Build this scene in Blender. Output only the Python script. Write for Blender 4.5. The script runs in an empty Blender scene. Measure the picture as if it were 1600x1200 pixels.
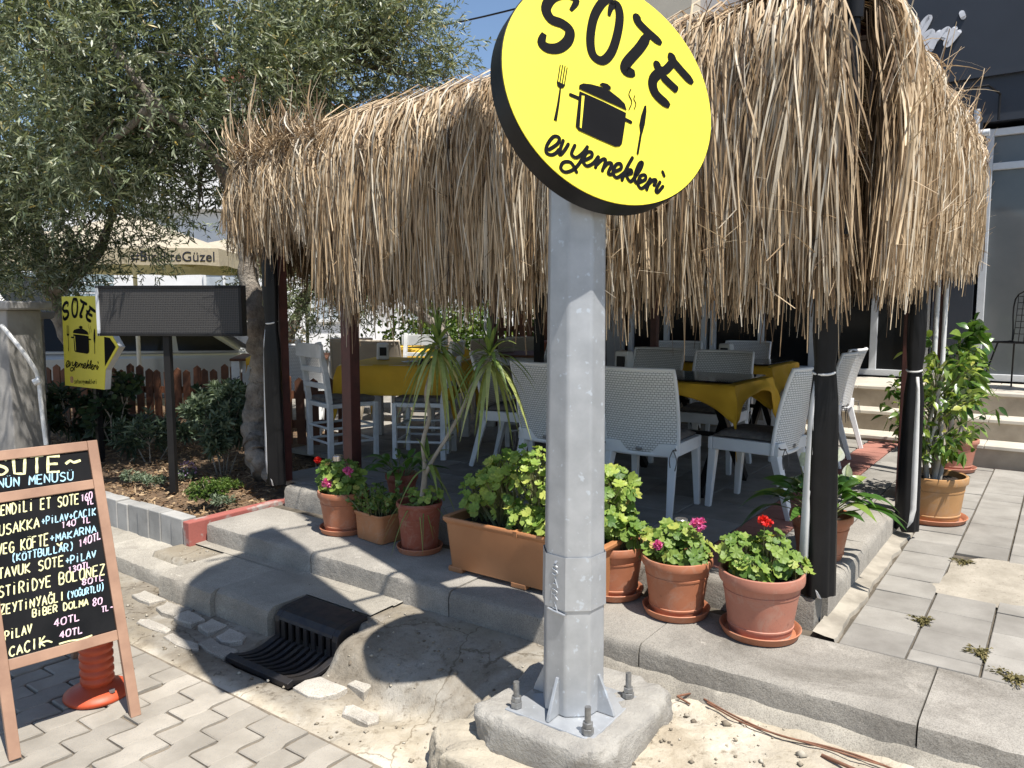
import bpy, bmesh, math, random
import numpy as np
from mathutils import Vector, Matrix
random.seed(7); rng = np.random.default_rng(7)
SC = bpy.context.scene; COL = SC.collection
R = math.radians

# ------------------------------------------------------------------ camera, sky, sun, exposure
CAMH = 1.6; PITCH = R(5.7); FPX = 1200.0
cd = bpy.data.cameras.new("camera"); cam = bpy.data.objects.new("camera", cd); COL.objects.link(cam)
cam.location = (0, 0, CAMH); cam.rotation_euler = (R(90) - PITCH, 0, 0)
cd.sensor_fit = 'HORIZONTAL'; cd.sensor_width = 36.0; cd.lens = 36.0 * FPX / 1600.0
cd.clip_start = 0.05; cd.clip_end = 800
SC.camera = cam
SUN_EL = R(66); SD = Vector((0.59, -0.80)).normalized()
wd = bpy.data.worlds.new("World"); SC.world = wd; wd.use_nodes = True
nt = wd.node_tree; nt.nodes.clear()
sk = nt.nodes.new('ShaderNodeTexSky'); sk.sky_type = 'NISHITA'; sk.sun_disc = False
sk.sun_elevation = SUN_EL; sk.sun_rotation = math.atan2(SD.x, SD.y)
sk.air_density = 1.0; sk.dust_density = 0.6; sk.ozone_density = 2.5
bg = nt.nodes.new('ShaderNodeBackground'); bg.inputs[1].default_value = 0.10
wo = nt.nodes.new('ShaderNodeOutputWorld')
nt.links.new(sk.outputs[0], bg.inputs[0]); nt.links.new(bg.outputs[0], wo.inputs[0])
ld = bpy.data.lights.new("sun", 'SUN'); ld.energy = 5.0; ld.angle = R(0.5); ld.color = (1.0, 0.955, 0.89)
sun = bpy.data.objects.new("sun", ld); COL.objects.link(sun)
sdir = Vector((SD.x * math.cos(SUN_EL), SD.y * math.cos(SUN_EL), math.sin(SUN_EL)))
sun.rotation_euler = sdir.to_track_quat('Z', 'Y').to_euler(); sun.location = sdir * 30
SC.view_settings.view_transform = 'Standard'; SC.view_settings.look = 'None'
SC.view_settings.exposure = 0.66; SC.view_settings.gamma = 1.0
SC.cycles.max_bounces = 8; SC.cycles.transparent_max_bounces = 8
SC.cycles.use_adaptive_sampling = True

# ------------------------------------------------------------------ frames
UX, UY = -0.8102, 0.5862         # u: leftwards along the terrace front;  v: back into the terrace
VX, VY = 0.5862, 0.8102
OX, OY = 1.29, 3.107
ROT = math.atan2(-UY, -UX)       # local +X = right along the front, local +Y = back
ZS, ZT = 0.25, 0.38              # sidewalk, terrace
def W(a, b, z=0.0): return Vector((OX + a*UX + b*VX, OY + a*UY + b*VY, z))
CP, SP = math.cos(PITCH), math.sin(PITCH)
def ray(px, py):
    X = (px - 800) / FPX; Y = (py - 600) / FPX
    return Vector((X, CP - Y*SP, -SP - Y*CP))
def onz(px, py, z):
    r = ray(px, py); t = (z - CAMH) / r.z
    return Vector((r.x*t, r.y*t, z))
def ond(px, py, d):
    r = ray(px, py); t = d / r.y
    return Vector((r.x*t, d, CAMH + r.z*t))

# ------------------------------------------------------------------ materials
MATS = {}
def _new(name):
    m = bpy.data.materials.new(name); m.use_nodes = True
    n = m.node_tree.nodes; l = m.node_tree.links
    return m, n, l, n["Principled BSDF"], n["Material Output"]
def mix(n, l, fac, a, b, mode='MIX'):
    x = n.new('ShaderNodeMix'); x.data_type = 'RGBA'; x.blend_type = mode
    if isinstance(fac, (int, float)): x.inputs[0].default_value = fac
    else: l.new(fac, x.inputs[0])
    for s, i in ((a, 6), (b, 7)):
        if isinstance(s, tuple): x.inputs[i].default_value = (*s[:3], 1)
        else: l.new(s, x.inputs[i])
    return x.outputs[2]
def noise(n, l, co, scale, detail=5, rough=.6, dist=0):
    t = n.new('ShaderNodeTexNoise'); t.inputs['Scale'].default_value = scale
    t.inputs['Detail'].default_value = detail; t.inputs['Roughness'].default_value = rough
    t.inputs['Distortion'].default_value = dist
    l.new(co, t.inputs['Vector']); return t.outputs['Fac']
def ramp(n, l, fac, stops):
    r = n.new('ShaderNodeValToRGB'); e = r.color_ramp.elements
    while len(e) > 1: e.remove(e[-1])
    for i, (p, c) in enumerate(stops):
        q = e[0] if i == 0 else e.new(p)
        q.position = p; q.color = (*c, 1) if len(c) == 3 else c
    l.new(fac, r.inputs[0]); return r.outputs[0]
def bump(n, l, h, bs, strength=.3, dist=.01, prev=None):
    b = n.new('ShaderNodeBump'); b.inputs['Strength'].default_value = strength; b.inputs['Distance'].default_value = dist
    l.new(h, b.inputs['Height'])
    if prev is not None: l.new(prev, b.inputs['Normal'])
    return b.outputs[0]
def mat(name, col, col2=None, rough=.6, metal=0, scale=6, bscale=80, bstr=.15, bdist=.004, speck=None, rough2=None, lo=.35, hi=.65, spec=.5, rndamt=0, coord='Object'):
    if name in MATS: return MATS[name]
    m, n, l, p, o = _new(name)
    tc = n.new('ShaderNodeTexCoord'); co = tc.outputs[coord]
    c2 = col2 or tuple(x*.8 for x in col)
    f = noise(n, l, co, scale)
    c = ramp(n, l, f, [(lo, c2), (hi, col)])
    if speck:
        g = noise(n, l, co, speck[1], 2)
        c = mix(n, l, ramp(n, l, g, [(speck[2], (0,0,0)), (speck[2]+.06, (1,1,1))]), c, speck[0])
    if rndamt:
        at = n.new('ShaderNodeAttribute'); at.attribute_name = 'rnd'
        k = ramp(n, l, at.outputs['Fac'], [(0, (1-rndamt,)*3), (1, (1+rndamt*.6,)*3)])
        c = mix(n, l, 1.0, c, k, 'MULTIPLY')
    l.new(c, p.inputs['Base Color'])
    p.inputs['Roughness'].default_value = rough; p.inputs['Metallic'].default_value = metal
    p.inputs['Specular IOR Level'].default_value = spec
    if rough2 is not None:
        rr = n.new('ShaderNodeMapRange'); rr.inputs[3].default_value = rough; rr.inputs[4].default_value = rough2
        l.new(f, rr.inputs[0]); l.new(rr.outputs[0], p.inputs['Roughness'])
    if bstr: l.new(bump(n, l, noise(n, l, co, bscale, 6, .65), None, bstr, bdist), p.inputs['Normal'])
    MATS[name] = m; return m
def leafmat(name, stops, rough=.5, trans=.3, spec=.4):
    m, n, l, p, o = _new(name)
    at = n.new('ShaderNodeAttribute'); at.attribute_name = 'rnd'
    c = ramp(n, l, at.outputs['Fac'], stops)
    tc = n.new('ShaderNodeTexCoord')
    c = mix(n, l, .35, c, mix(n, l, 1.0, c, ramp(n, l, noise(n, l, tc.outputs['Object'], 45, 3), [(.3, (.5,.5,.5)), (.7, (1.3,1.3,1.2))]), 'MULTIPLY'))
    l.new(c, p.inputs['Base Color']); p.inputs['Roughness'].default_value = rough
    p.inputs['Specular IOR Level'].default_value = spec
    if trans:
        t = n.new('ShaderNodeBsdfTranslucent'); l.new(mix(n, l, 1.0, c, (1.25, 1.3, .7), 'MULTIPLY'), t.inputs[0])
        ms = n.new('ShaderNodeMixShader'); ms.inputs[0].default_value = trans
        l.new(p.outputs[0], ms.inputs[1]); l.new(t.outputs[0], ms.inputs[2]); l.new(ms.outputs[0], o.inputs[0])
    return m
def woven(name, col, dark, sx=42, sy=28, rough=.45):
    m, n, l, p, o = _new(name)
    tc = n.new('ShaderNodeTexCoord'); mp = n.new('ShaderNodeMapping'); l.new(tc.outputs['UV'], mp.inputs[0])
    b = n.new('ShaderNodeTexBrick'); l.new(mp.outputs[0], b.inputs[0])
    b.inputs['Scale'].default_value = 1.0; b.inputs['Brick Width'].default_value = 1/sy; b.inputs['Row Height'].default_value = 1/sx
    b.inputs['Mortar Size'].default_value = .0040; b.inputs['Mortar Smooth'].default_value = .6
    b.inputs['Color1'].default_value = (*col, 1); b.inputs['Color2'].default_value = (*[x*.93 for x in col], 1); b.inputs['Mortar'].default_value = (*dark, 1)
    l.new(b.outputs['Color'], p.inputs['Base Color']); p.inputs['Roughness'].default_value = rough
    inv = n.new('ShaderNodeMath'); inv.operation = 'SUBTRACT'; inv.inputs[0].default_value = 1; l.new(b.outputs['Fac'], inv.inputs[1])
    l.new(bump(n, l, inv.outputs[0], None, .6, .004), p.inputs['Normal'])
    return m

# ------------------------------------------------------------------ mesh building
class MB:
    def __init__(s): s.v = []; s.f = []; s.r = []; s.cur = .5
    def add(s, vs, fs):
        o = len(s.v); s.v += [tuple(x) for x in vs]; s.r += [s.cur]*len(vs)
        s.f += [tuple(i+o for i in f) for f in fs]; return s
    def box(s, c, d, rot=None, taper=1.0):
        hx, hy, hz = d[0]/2, d[1]/2, d[2]/2; vs = []
        for z in (-1, 1):
            k = taper if z > 0 else 1
            for x, y in ((-1,-1),(1,-1),(1,1),(-1,1)): vs.append(Vector((x*hx*k, y*hy*k, z*hz)))
        if rot is not None: vs = [rot @ q for q in vs]
        c = Vector(c)
        return s.add([q + c for q in vs], [(3,2,1,0),(4,5,6,7),(0,1,5,4),(1,2,6,5),(2,3,7,6),(3,0,4,7)])
    def bar(s, p0, p1, w, h, w1=None, h1=None, up=(0,0,1)):
        p0 = Vector(p0); p1 = Vector(p1); d = (p1-p0).normalized(); up = Vector(up)
        if abs(d.dot(up)) > .98: up = Vector((0,1,0))
        x = d.cross(up).normalized(); y = x.cross(d).normalized(); vs = []
        for p, a, b in ((p0, w, h), (p1, w1 or w, h1 or h)):
            for i, j in ((-1,-1),(1,-1),(1,1),(-1,1)): vs.append(p + x*i*a/2 + y*j*b/2)
        return s.add(vs, [(3,2,1,0),(4,5,6,7),(0,1,5,4),(1,2,6,5),(2,3,7,6),(3,0,4,7)])
    def tube(s, pts, rad, n=8, cap=True, twist=0):
        pts = [Vector(p) for p in pts]; m = len(pts)
        rad = [rad]*m if isinstance(rad, (int, float)) else rad
        vs = []; ref = None
        for i, p in enumerate(pts):
            d = (pts[min(i+1, m-1)] - pts[max(i-1, 0)]).normalized()
            if ref is None: ref = Vector((1,0,0)) if abs(d.x) < .8 else Vector((0,1,0))
            x = (ref - d*ref.dot(d)).normalized(); ref = x; y = d.cross(x)
            for k in range(n):
                t = 2*math.pi*k/n + twist; vs.append(p + (x*math.cos(t) + y*math.sin(t))*rad[i])
        fs = [(i*n+k, i*n+(k+1)%n, (i+1)*n+(k+1)%n, (i+1)*n+k) for i in range(m-1) for k in range(n)]
        if cap: fs += [tuple(range(n-1, -1, -1)), tuple(range((m-1)*n, m*n))]
        return s.add(vs, fs)
    def lathe(s, prof, n=32, c=(0,0,0), closed=False, ph=0):
        vs = []; m = len(prof); c = Vector(c)
        for r, z in prof:
            for k in range(n):
                t = 2*math.pi*k/n + ph; vs.append(c + Vector((r*math.cos(t), r*math.sin(t), z)))
        fs = [(i*n+k, i*n+(k+1)%n, (i+1)*n+(k+1)%n, (i+1)*n+k) for i in range(m-1) for k in range(n)]
        if not closed: fs += [tuple(range(n-1, -1, -1)), tuple(range((m-1)*n, m*n))]
        else: fs += [((m-1)*n+k, (m-1)*n+(k+1)%n, (k+1)%n, k) for k in range(n)]
        return s.add(vs, fs)
    def prism(s, poly, vec):
        n = len(poly); vec = Vector(vec); a = [Vector(p) for p in poly]
        return s.add(a + [p + vec for p in a], [tuple(range(n-1, -1, -1)), tuple(range(n, 2*n))] + [(i, (i+1)%n, n+(i+1)%n, n+i) for i in range(n)])
    def build(s, name, m, parent=None, smooth=None, loc=None, rotz=None, bevel=None, seg=2, recalc=True):
        me = bpy.data.meshes.new(name); me.from_pydata(s.v, [], s.f); me.update()
        if recalc:
            bm = bmesh.new(); bm.from_mesh(me); bmesh.ops.recalc_face_normals(bm, faces=bm.faces); bm.to_mesh(me); bm.free()
        a = me.attributes.new('rnd', 'FLOAT', 'POINT'); a.data.foreach_set('value', s.r)
        return finish(name, me, m, parent, smooth, loc, rotz, bevel, seg)
def finish(name, me, m, parent=None, smooth=None, loc=None, rotz=None, bevel=None, seg=2):
    me.materials.append(m)
    if smooth:
        me.polygons.foreach_set('use_smooth', [True]*len(me.polygons)); me.set_sharp_from_angle(angle=R(smooth))
    o = bpy.data.objects.new(name, me); COL.objects.link(o)
    if parent is not None: o.parent = parent
    if loc is not None: o.location = loc
    if rotz is not None: o.rotation_euler = (0, 0, rotz)
    if bevel:
        b = o.modifiers.new('bevel', 'BEVEL'); b.width = bevel; b.segments = seg; b.limit_method = 'ANGLE'; b.angle_limit = R(40)
    return o
def npmesh(name, V, F, m, parent=None, rnd=None, smooth=False):
    me = bpy.data.meshes.new(name); n = len(F); k = F.shape[1]
    me.vertices.add(len(V)); me.vertices.foreach_set('co', np.asarray(V, np.float32).ravel())
    me.loops.add(n*k); me.loops.foreach_set('vertex_index', np.asarray(F, np.int32).ravel())
    me.polygons.add(n); me.polygons.foreach_set('loop_start', np.arange(0, n*k, k, dtype=np.int32)); 
    me.update(calc_edges=True); me.validate()
    if rnd is not None:
        a = me.attributes.new('rnd', 'FLOAT', 'POINT'); a.data.foreach_set('value', np.asarray(rnd, np.float32))
    if smooth: me.polygons.foreach_set('use_smooth', [True]*len(me.polygons))
    return finish(name, me, m, parent)
def unit(A): return A / np.maximum(np.linalg.norm(A, axis=-1, keepdims=True), 1e-9)
def ribbons(paths, widths, sides, rnd):
    """paths (N,S,3), widths (N,S) half widths, sides (N,3) or (N,S,3)"""
    N, S, _ = paths.shape
    if sides.ndim == 2: sides = sides[:, None, :]
    V = np.stack([paths - sides*widths[..., None], paths + sides*widths[..., None]], 2).reshape(-1, 3)
    i = np.arange(N)[:, None]*S*2 + np.arange(S-1)[None, :]*2
    F = np.stack([i, i+1, i+3, i+2], -1).reshape(-1, 4)
    return V, F, np.repeat(rnd, S*2)
def leaves(P, D, L, Wd, rnd, segs=2, droop=0.0, prof=None, U=None, fold=0.0):
    """leaf blades from points P along D; folded blades get a mid rib"""
    P = np.asarray(P, float); D = unit(np.asarray(D, float)); N = len(P)
    if U is None: U = rng.normal(size=(N, 3)) + np.array([0, 0, 1.2])
    Sd = unit(np.cross(D, U)); Nn = unit(np.cross(Sd, D))
    t = np.linspace(0, 1, segs+1)
    pr = np.array(prof) if prof is not None else np.sin(np.pi*np.clip(t*.9+.06, 0, 1))
    L = np.broadcast_to(np.asarray(L, float), (N,)); Wd = np.broadcast_to(np.asarray(Wd, float), (N,)); droop = np.broadcast_to(np.asarray(droop, float), (N,))
    C = P[:, None] + D[:, None]*(L[:, None]*t)[..., None]
    C[..., 2] -= (droop*L)[:, None]*t**2
    hw = Wd[:, None]*pr/2
    up = Nn[:, None]*(hw*fold)[..., None]
    cols = [C - Sd[:, None]*hw[..., None] + up, C, C + Sd[:, None]*hw[..., None] + up] if fold else [C - Sd[:, None]*hw[..., None], C + Sd[:, None]*hw[..., None]]
    k = len(cols); V = np.stack(cols, 2).reshape(-1, 3); S = segs+1
    b = np.arange(N)[:, None, None]*S*k + np.arange(segs)[None, :, None]*k + np.arange(k-1)[None, None, :]
    F = np.stack([b, b+1, b+1+k, b+k], -1).reshape(-1, 4)
    return V, F, np.repeat(rnd, S*k)
def join(parts):
    V, F, r = [], [], []; o = 0
    for v, f, q in parts: V.append(v); F.append(f+o); r.append(q); o += len(v)
    return np.concatenate(V), np.concatenate(F), np.concatenate(r)
def tag(o, label=None, cat=None, group=None, kind=None):
    if label: o['label'] = label
    if cat: o['category'] = cat
    if group: o['group'] = group
    if kind: o['kind'] = kind
    return o
def thing(name, label, cat, loc=(0,0,0), rotz=0, group=None):
    o = bpy.data.objects.new(name, None); COL.objects.link(o); o.location = loc; o.rotation_euler = (0, 0, rotz)
    o.empty_display_size = .1
    return tag(o, label, cat, group)
def dup(root, loc, rotz, label, group=None):
    r = root.copy(); COL.objects.link(r); r.location = loc; r.rotation_euler = (0, 0, rotz); r['label'] = label
    if group: r['group'] = group
    for ch in list(root.children):
        c = ch.copy(); COL.objects.link(c); c.parent = r
        for g in ch.children:
            d = g.copy(); COL.objects.link(d); d.parent = c
    return r
def catmull(pts, k=5):
    pts = [Vector(p) for p in pts]
    if len(pts) < 3: return pts
    out = []
    for i in range(len(pts)-1):
        p0 = pts[max(i-1, 0)]; p1 = pts[i]; p2 = pts[i+1]; p3 = pts[min(i+2, len(pts)-1)]
        for j in range(k):
            t = j/k; out.append(.5*((2*p1) + (p2-p0)*t + (2*p0-5*p1+4*p2-p3)*t*t + (3*p1-p0-3*p2+p3)*t**3))
    return out + [pts[-1]]
class Ink:
    """flat painted strokes on a plane with origin C, axes X, Y, normal N"""
    def __init__(s, C, X, Y, N, base=.0015): s.C = Vector(C); s.X = Vector(X); s.Y = Vector(Y); s.N = Vector(N); s.base = base; s.k = 0; s.mb = MB()
    def P(s, q, l): return s.C + s.X*q[0] + s.Y*q[1] + s.N*l
    def lift(s): s.k += 1; return s.base + (s.k % 9)*.00012
    def stroke(s, pts, w, smooth=True, taper=None, closed=False):
        pts = [Vector((p[0], p[1], 0)) for p in pts]
        if closed: pts = pts + [pts[0]]
        if smooth: pts = catmull(pts)
        m = len(pts); l = s.lift(); vs = []
        for i, p in enumerate(pts):
            d = pts[min(i+1, m-1)] - pts[max(i-1, 0)]
            if closed and i in (0, m-1): d = pts[1] - pts[m-2]
            d = d.normalized() if d.length > 1e-9 else Vector((1,0,0))
            t = i/(m-1); ww = w/2
            if taper: ww *= taper(t)
            n = Vector((-d.y, d.x, 0))*ww; vs += [s.P(p-n, l), s.P(p+n, l)]
        s.mb.add(vs, [(2*i, 2*i+1, 2*i+3, 2*i+2) for i in range(m-1)])
        if not taper and not closed:
            for p in (pts[0], pts[-1]): s.disc(p, w/2*.98, 8)
    def disc(s, p, r, n=16):
        l = s.lift(); s.mb.add([s.P((p[0]+r*math.cos(6.2832*i/n), p[1]+r*math.sin(6.2832*i/n)), l) for i in range(n)], [tuple(range(n))])
    def poly(s, pts, extra=0):
        l = s.lift() + extra; s.mb.add([s.P(p, l) for p in pts], [tuple(range(len(pts)))])
    def build(s, name, m, parent): return s.mb.build(name, m, parent, recalc=False)

# common materials
def stain(name, c1, c2, dk, rough=.9):
    m, n, l, p, o = _new(name); tc = n.new('ShaderNodeTexCoord'); co = tc.outputs['Object']
    c = ramp(n, l, noise(n, l, co, 2.6, 9, .68, .3), [(.36, c2), (.62, c1)])
    c = mix(n, l, ramp(n, l, noise(n, l, co, 1.1, 6, .7, .6), [(.55, (0,0,0)), (.70, (.75,.75,.75))]), c, dk)
    c = mix(n, l, ramp(n, l, noise(n, l, co, 4.5, 7, .75, .5), [(.60, (0,0,0)), (.67, (.6,.6,.6))]), c, tuple(min(.6, x*1.35) for x in c1))
    g = noise(n, l, co, 210, 2); c = mix(n, l, 1.0, c, ramp(n, l, g, [(.36, (.72,.71,.69)), (.5, (1,1,1)), (.68, (1.14,1.13,1.1))]), 'MULTIPLY')
    pit = noise(n, l, co, 60, 3, .7); c = mix(n, l, ramp(n, l, pit, [(.66, (0,0,0)), (.72, (.7,.7,.7))]), c, tuple(x*.45 for x in c2))
    at = n.new('ShaderNodeAttribute'); at.attribute_name = 'rnd'; c = mix(n, l, 1.0, c, ramp(n, l, at.outputs['Fac'], [(0,(.80,.79,.77)),(1,(1.14,1.13,1.12))]), 'MULTIPLY')
    l.new(c, p.inputs['Base Color']); p.inputs['Roughness'].default_value = rough
    b = bump(n, l, noise(n, l, co, 24, 8, .7), None, .45, .02); b = bump(n, l, pit, None, -.35, .006, b); l.new(bump(n, l, g, None, .3, .003, b), p.inputs['Normal']); MATS[name] = m; return m
M = {}
M['concrete'] = stain('concrete', (.36,.335,.285), (.25,.23,.195), (.12,.108,.088))
M['concrete_kerb'] = stain('kerb_concrete', (.325,.305,.27), (.225,.21,.185), (.11,.098,.08))
M['sidewalk'] = mat('paving_slab', (.30,.282,.25), (.215,.20,.175), .88, scale=5, bscale=140, bstr=.35, bdist=.003, speck=((.21,.20,.18), 260, .60), rndamt=.16)
M['paver'] = mat('grey_paver', (.37,.335,.28), (.265,.238,.196), .88, scale=4, bscale=120, bstr=.4, bdist=.004, speck=((.25,.24,.22), 230, .6), rndamt=.18)
M['red_paver'] = mat('red_paver', (.36,.155,.115), (.27,.12,.09), .88, scale=5, bscale=140, bstr=.35, bdist=.003, speck=((.22,.10,.08), 260, .6), rndamt=.14)
M['joint'] = mat('joint_dirt', (.12,.10,.075), (.065,.055,.04), .95, scale=20, bstr=.3)
M['steel'] = mat('galvanised_steel', (.45,.465,.48), (.36,.375,.39), .45, .45, scale=9, bscale=30, bstr=.06, rough2=.5, speck=((.50,.54,.58), 34, .64))
M['bolt'] = mat('bolt_steel', (.34,.34,.33), (.2,.2,.2), .5, .7, scale=40)
M['black_paint'] = mat('black_paint', (.009,.009,.010), (.014,.014,.015), .4, scale=10, bstr=.02, spec=.2)
M['yellow'] = mat('sign_yellow', (.82,.71,.06), (.745,.645,.065), .42, scale=3.2, lo=.30, hi=.55, bstr=.0, spec=.25)
M['ink'] = mat('sign_ink', (.006,.006,.007), (.008,.008,.009), .7, bstr=0, spec=.06)
M['white_edge'] = mat('white_plastic_edge', (.75,.75,.73), (.6,.6,.58), .5)
M['white_plastic'] = mat('white_chair_plastic', (.80,.81,.80), (.72,.73,.73), .42, scale=5, bscale=150, bstr=.08)
M['rattan'] = woven('white_woven_plastic', (.82,.83,.82), (.22,.225,.225), 36, 22)
M['rattan_beige'] = woven('beige_woven_plastic', (.50,.43,.33), (.2,.16,.12))
M['beige_plastic'] = mat('beige_chair_plastic', (.50,.43,.33), (.42,.36,.28), .45)
M['cushion'] = mat('grey_cushion', (.16,.145,.13), (.10,.09,.085), .9, scale=30, bscale=200, bstr=.3)
M['white_wood'] = mat('white_painted_wood', (.74,.75,.74), (.60,.61,.60), .5, scale=9, bscale=60, bstr=.1)
M['cloth'] = mat('yellow_cloth', (.74,.44,.03), (.62,.36,.025), .75, scale=3, bscale=300, bstr=.15)
M['glass_top'] = mat('dark_table_glass', (.015,.015,.016), (.01,.01,.011), .1, bstr=0)
M['black_metal'] = mat('black_metal', (.010,.010,.011), (.017,.016,.015), .45, 0, spec=.25)
M['vinyl'] = mat('black_vinyl', (.006,.006,.0065), (.010,.010,.011), .32, scale=6, bscale=18, bstr=.25, bdist=.006, spec=.22)
M['vinyl_white'] = mat('white_vinyl_edge', (.80,.79,.76), (.66,.65,.62), .5, bstr=.03)
M['brown_post'] = mat('red_brown_post', (.10,.028,.022), (.06,.018,.015), .45, scale=12)
def worn(name, c1, dust=.35):
    m, n, l, p, o = _new(name); tc = n.new('ShaderNodeTexCoord'); co = tc.outputs['Object']
    c = ramp(n, l, noise(n, l, co, 5, 5), [(.35, tuple(x*.82 for x in c1)), (.65, c1)])
    c = mix(n, l, ramp(n, l, noise(n, l, co, 9, 8, .75, 1.2), [(.50, (0,0,0)), (.68, (dust,)*3)]), c, (.42,.34,.27))
    c = mix(n, l, ramp(n, l, noise(n, l, co, 34, 5, .7), [(.62, (0,0,0)), (.70, (.45,.45,.45))]), c, tuple(x*.45 for x in c1))
    l.new(c, p.inputs['Base Color']); p.inputs['Roughness'].default_value = .6; p.inputs['Specular IOR Level'].default_value = .35
    l.new(bump(n, l, noise(n, l, co, 90, 5), None, .1, .004), p.inputs['Normal']); MATS[name] = m; return m
M['terracotta'] = worn('terracotta_plastic', (.43,.165,.085))
M['terracotta_pink'] = worn('faded_terracotta_plastic', (.44,.185,.125))
M['terracotta_red'] = worn('red_terracotta_plastic', (.30,.085,.05))
M['terracotta_wood'] = worn('brown_trough_plastic', (.42,.19,.085))
M['ochre'] = worn('ochre_plastic', (.45,.245,.10))
M['soil'] = mat('potting_soil', (.05,.034,.022), (.02,.014,.01), .95, scale=60, bscale=90, bstr=1, bdist=.02)
M['bark'] = mat('olive_bark', (.34,.30,.25), (.15,.125,.10), .9, scale=9, bscale=26, bstr=1, bdist=.03)
M['iron'] = mat('cast_iron', (.035,.035,.04), (.06,.052,.047), .38, .6, scale=16, bscale=60, bstr=.3, rough2=.6)
M['facade_navy'] = mat('navy_cladding', (.028,.034,.046), (.022,.027,.037), .5, scale=1.5, bstr=.03)
M['alu'] = mat('white_aluminium', (.62,.64,.66), (.54,.56,.58), .4, .1)
M['dark_glass'] = mat('dark_glass', (.008,.009,.010), (.012,.013,.014), .12, bstr=0, scale=1, spec=.2)
M['beige_wall'] = mat('beige_render', (.56,.50,.40), (.50,.45,.36), .9, scale=2, bscale=90, bstr=.15)
M['white_wall'] = mat('white_render', (.78,.77,.75), (.68,.67,.65), .9, scale=1.5, bscale=60, bstr=.15)
M['fence_wood'] = mat('brown_fence_wood', (.17,.065,.028), (.09,.035,.017), .7, scale=6, bscale=40, bstr=.2, rndamt=.3)
M['board_wood'] = mat('brown_stained_pine', (.36,.215,.14), (.27,.155,.10), .55, scale=7, bscale=50, bstr=.15)
M['slate'] = mat('chalkboard', (.007,.0075,.0085), (.014,.014,.015), .8, scale=4, bstr=.05, spec=.1)
M['stone_step'] = mat('limestone_riser', (.42,.36,.28), (.27,.225,.17), .6, scale=3.5, bscale=60, bstr=.1)
M['marble'] = mat('pale_stone_tread', (.60,.555,.47), (.48,.44,.37), .5, scale=4, bscale=60, bstr=.06)

# ================================================================== GROUND
def vnoise(x, y, scale, seed):
    r = np.random.default_rng(seed); G = r.random((64, 64)); X = np.asarray(x)*scale; Y = np.asarray(y)*scale
    xi = np.floor(X).astype(int); yi = np.floor(Y).astype(int); fx = X-xi; fy = Y-yi
    fx = fx*fx*(3-2*fx); fy = fy*fy*(3-2*fy); g = lambda i, j: G[(xi+i) % 64, (yi+j) % 64]
    return (g(0,0)*(1-fx)+g(1,0)*fx)*(1-fy) + (g(0,1)*(1-fx)+g(1,1)*fx)*fy - .5
def sstep(e0, e1, x): t = np.clip((x-e0)/(e1-e0), 0, 1); return t*t*(3-2*t)
# distant ground: one sheet to the horizon
gm = mat('earth', (.24,.20,.15), (.16,.135,.10), .95, scale=1.2, bscale=40, bstr=.3)
g = MB(); g.add([(-300,-300,-.12),(300,-300,-.12),(300,300,-.12),(-300,300,-.12)], [(0,1,2,3)])
tag(g.build('ground', gm), kind='structure')
# car park beyond the garden
g = MB(); g.add([(-30,9.3,.02),(6,9.3,.02),(6,40,.02),(-30,40,.02)], [(0,1,2,3)])
tag(g.build('car_park', mat('pale_paving', (.36,.34,.31), (.28,.265,.24), .9, scale=2)), kind='structure')
# uneven verge: sand, broken cement and gutter, as one height field in front of the kerb
A, B = np.meshgrid(np.arange(-3.2, 6.6, .022), np.arange(-4.3, -.50, .022), indexing='ij')
n1 = vnoise(A, B, 2.3, 1); n2 = vnoise(A, B, 7, 2); n3 = vnoise(A, B, 22, 3); n4 = vnoise(A, B, 45, 4)
right = sstep(1.05, .2, A)
Z = -.02 + right*(.085 + .05*sstep(-1.9, -.6, B)) + n1*.04*right + n2*.022 + n3*.010 + n4*.005
ramp_ = sstep(.88, .96, A)*sstep(1.88, 1.84, A)*sstep(-1.15, -1.03, B)
rf = sstep(-1.14, -.68, B); Z = Z*(1-ramp_) + ramp_*(.025 + .10*rf + .055*sstep(1.45, 1.82, A)*(1-rf)*sstep(-1.13,-.98,B) + n3*.004 + n2*.006 + n4*.002)
un = sstep(1.80, 1.83, A)*sstep(3.75, 3.68, A)*sstep(-.89, -.86, B); Z = Z*(1-un) + un*.118
gut = sstep(1.45, 1.75, A)*sstep(-1.47, -1.38, B)*(1-ramp_)*(1-un)
Z = np.where(gut > 0, Z*(1-gut) + gut*(-.015 - .02*sstep(.16, 0, np.abs(B+1.2)) + n3*.004 + n2*.006), Z)
hole = sstep(1.82,1.85,A)*sstep(2.32,2.29,A)*sstep(-1.31,-1.27,B)*sstep(-.88,-.92,B); Z = Z*(1-hole) - .13*hole
pit = np.exp(-(((A-1.42)/.16)**2 + ((B+1.17)/.09)**2)); Z -= pit*.05
pav = sstep(.98, 1.02, A)*sstep(-1.46, -1.5, B); Z = Z*(1-pav) - .05*pav
crack = np.abs(vnoise(A, B, 3.1, 9) + .25*vnoise(A, B, 12, 10)); Z -= .012*sstep(.018, .0, crack)*sstep(1.5, .6, A)
V = np.stack([OX + A*UX + B*VX, OY + A*UY + B*VY, Z], -1).reshape(-1, 3)
na, nb = A.shape; I = np.arange(na*nb).reshape(na, nb)
F = np.stack([I[:-1,:-1], I[:-1,1:], I[1:,1:], I[1:,:-1]], -1).reshape(-1, 4)
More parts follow.
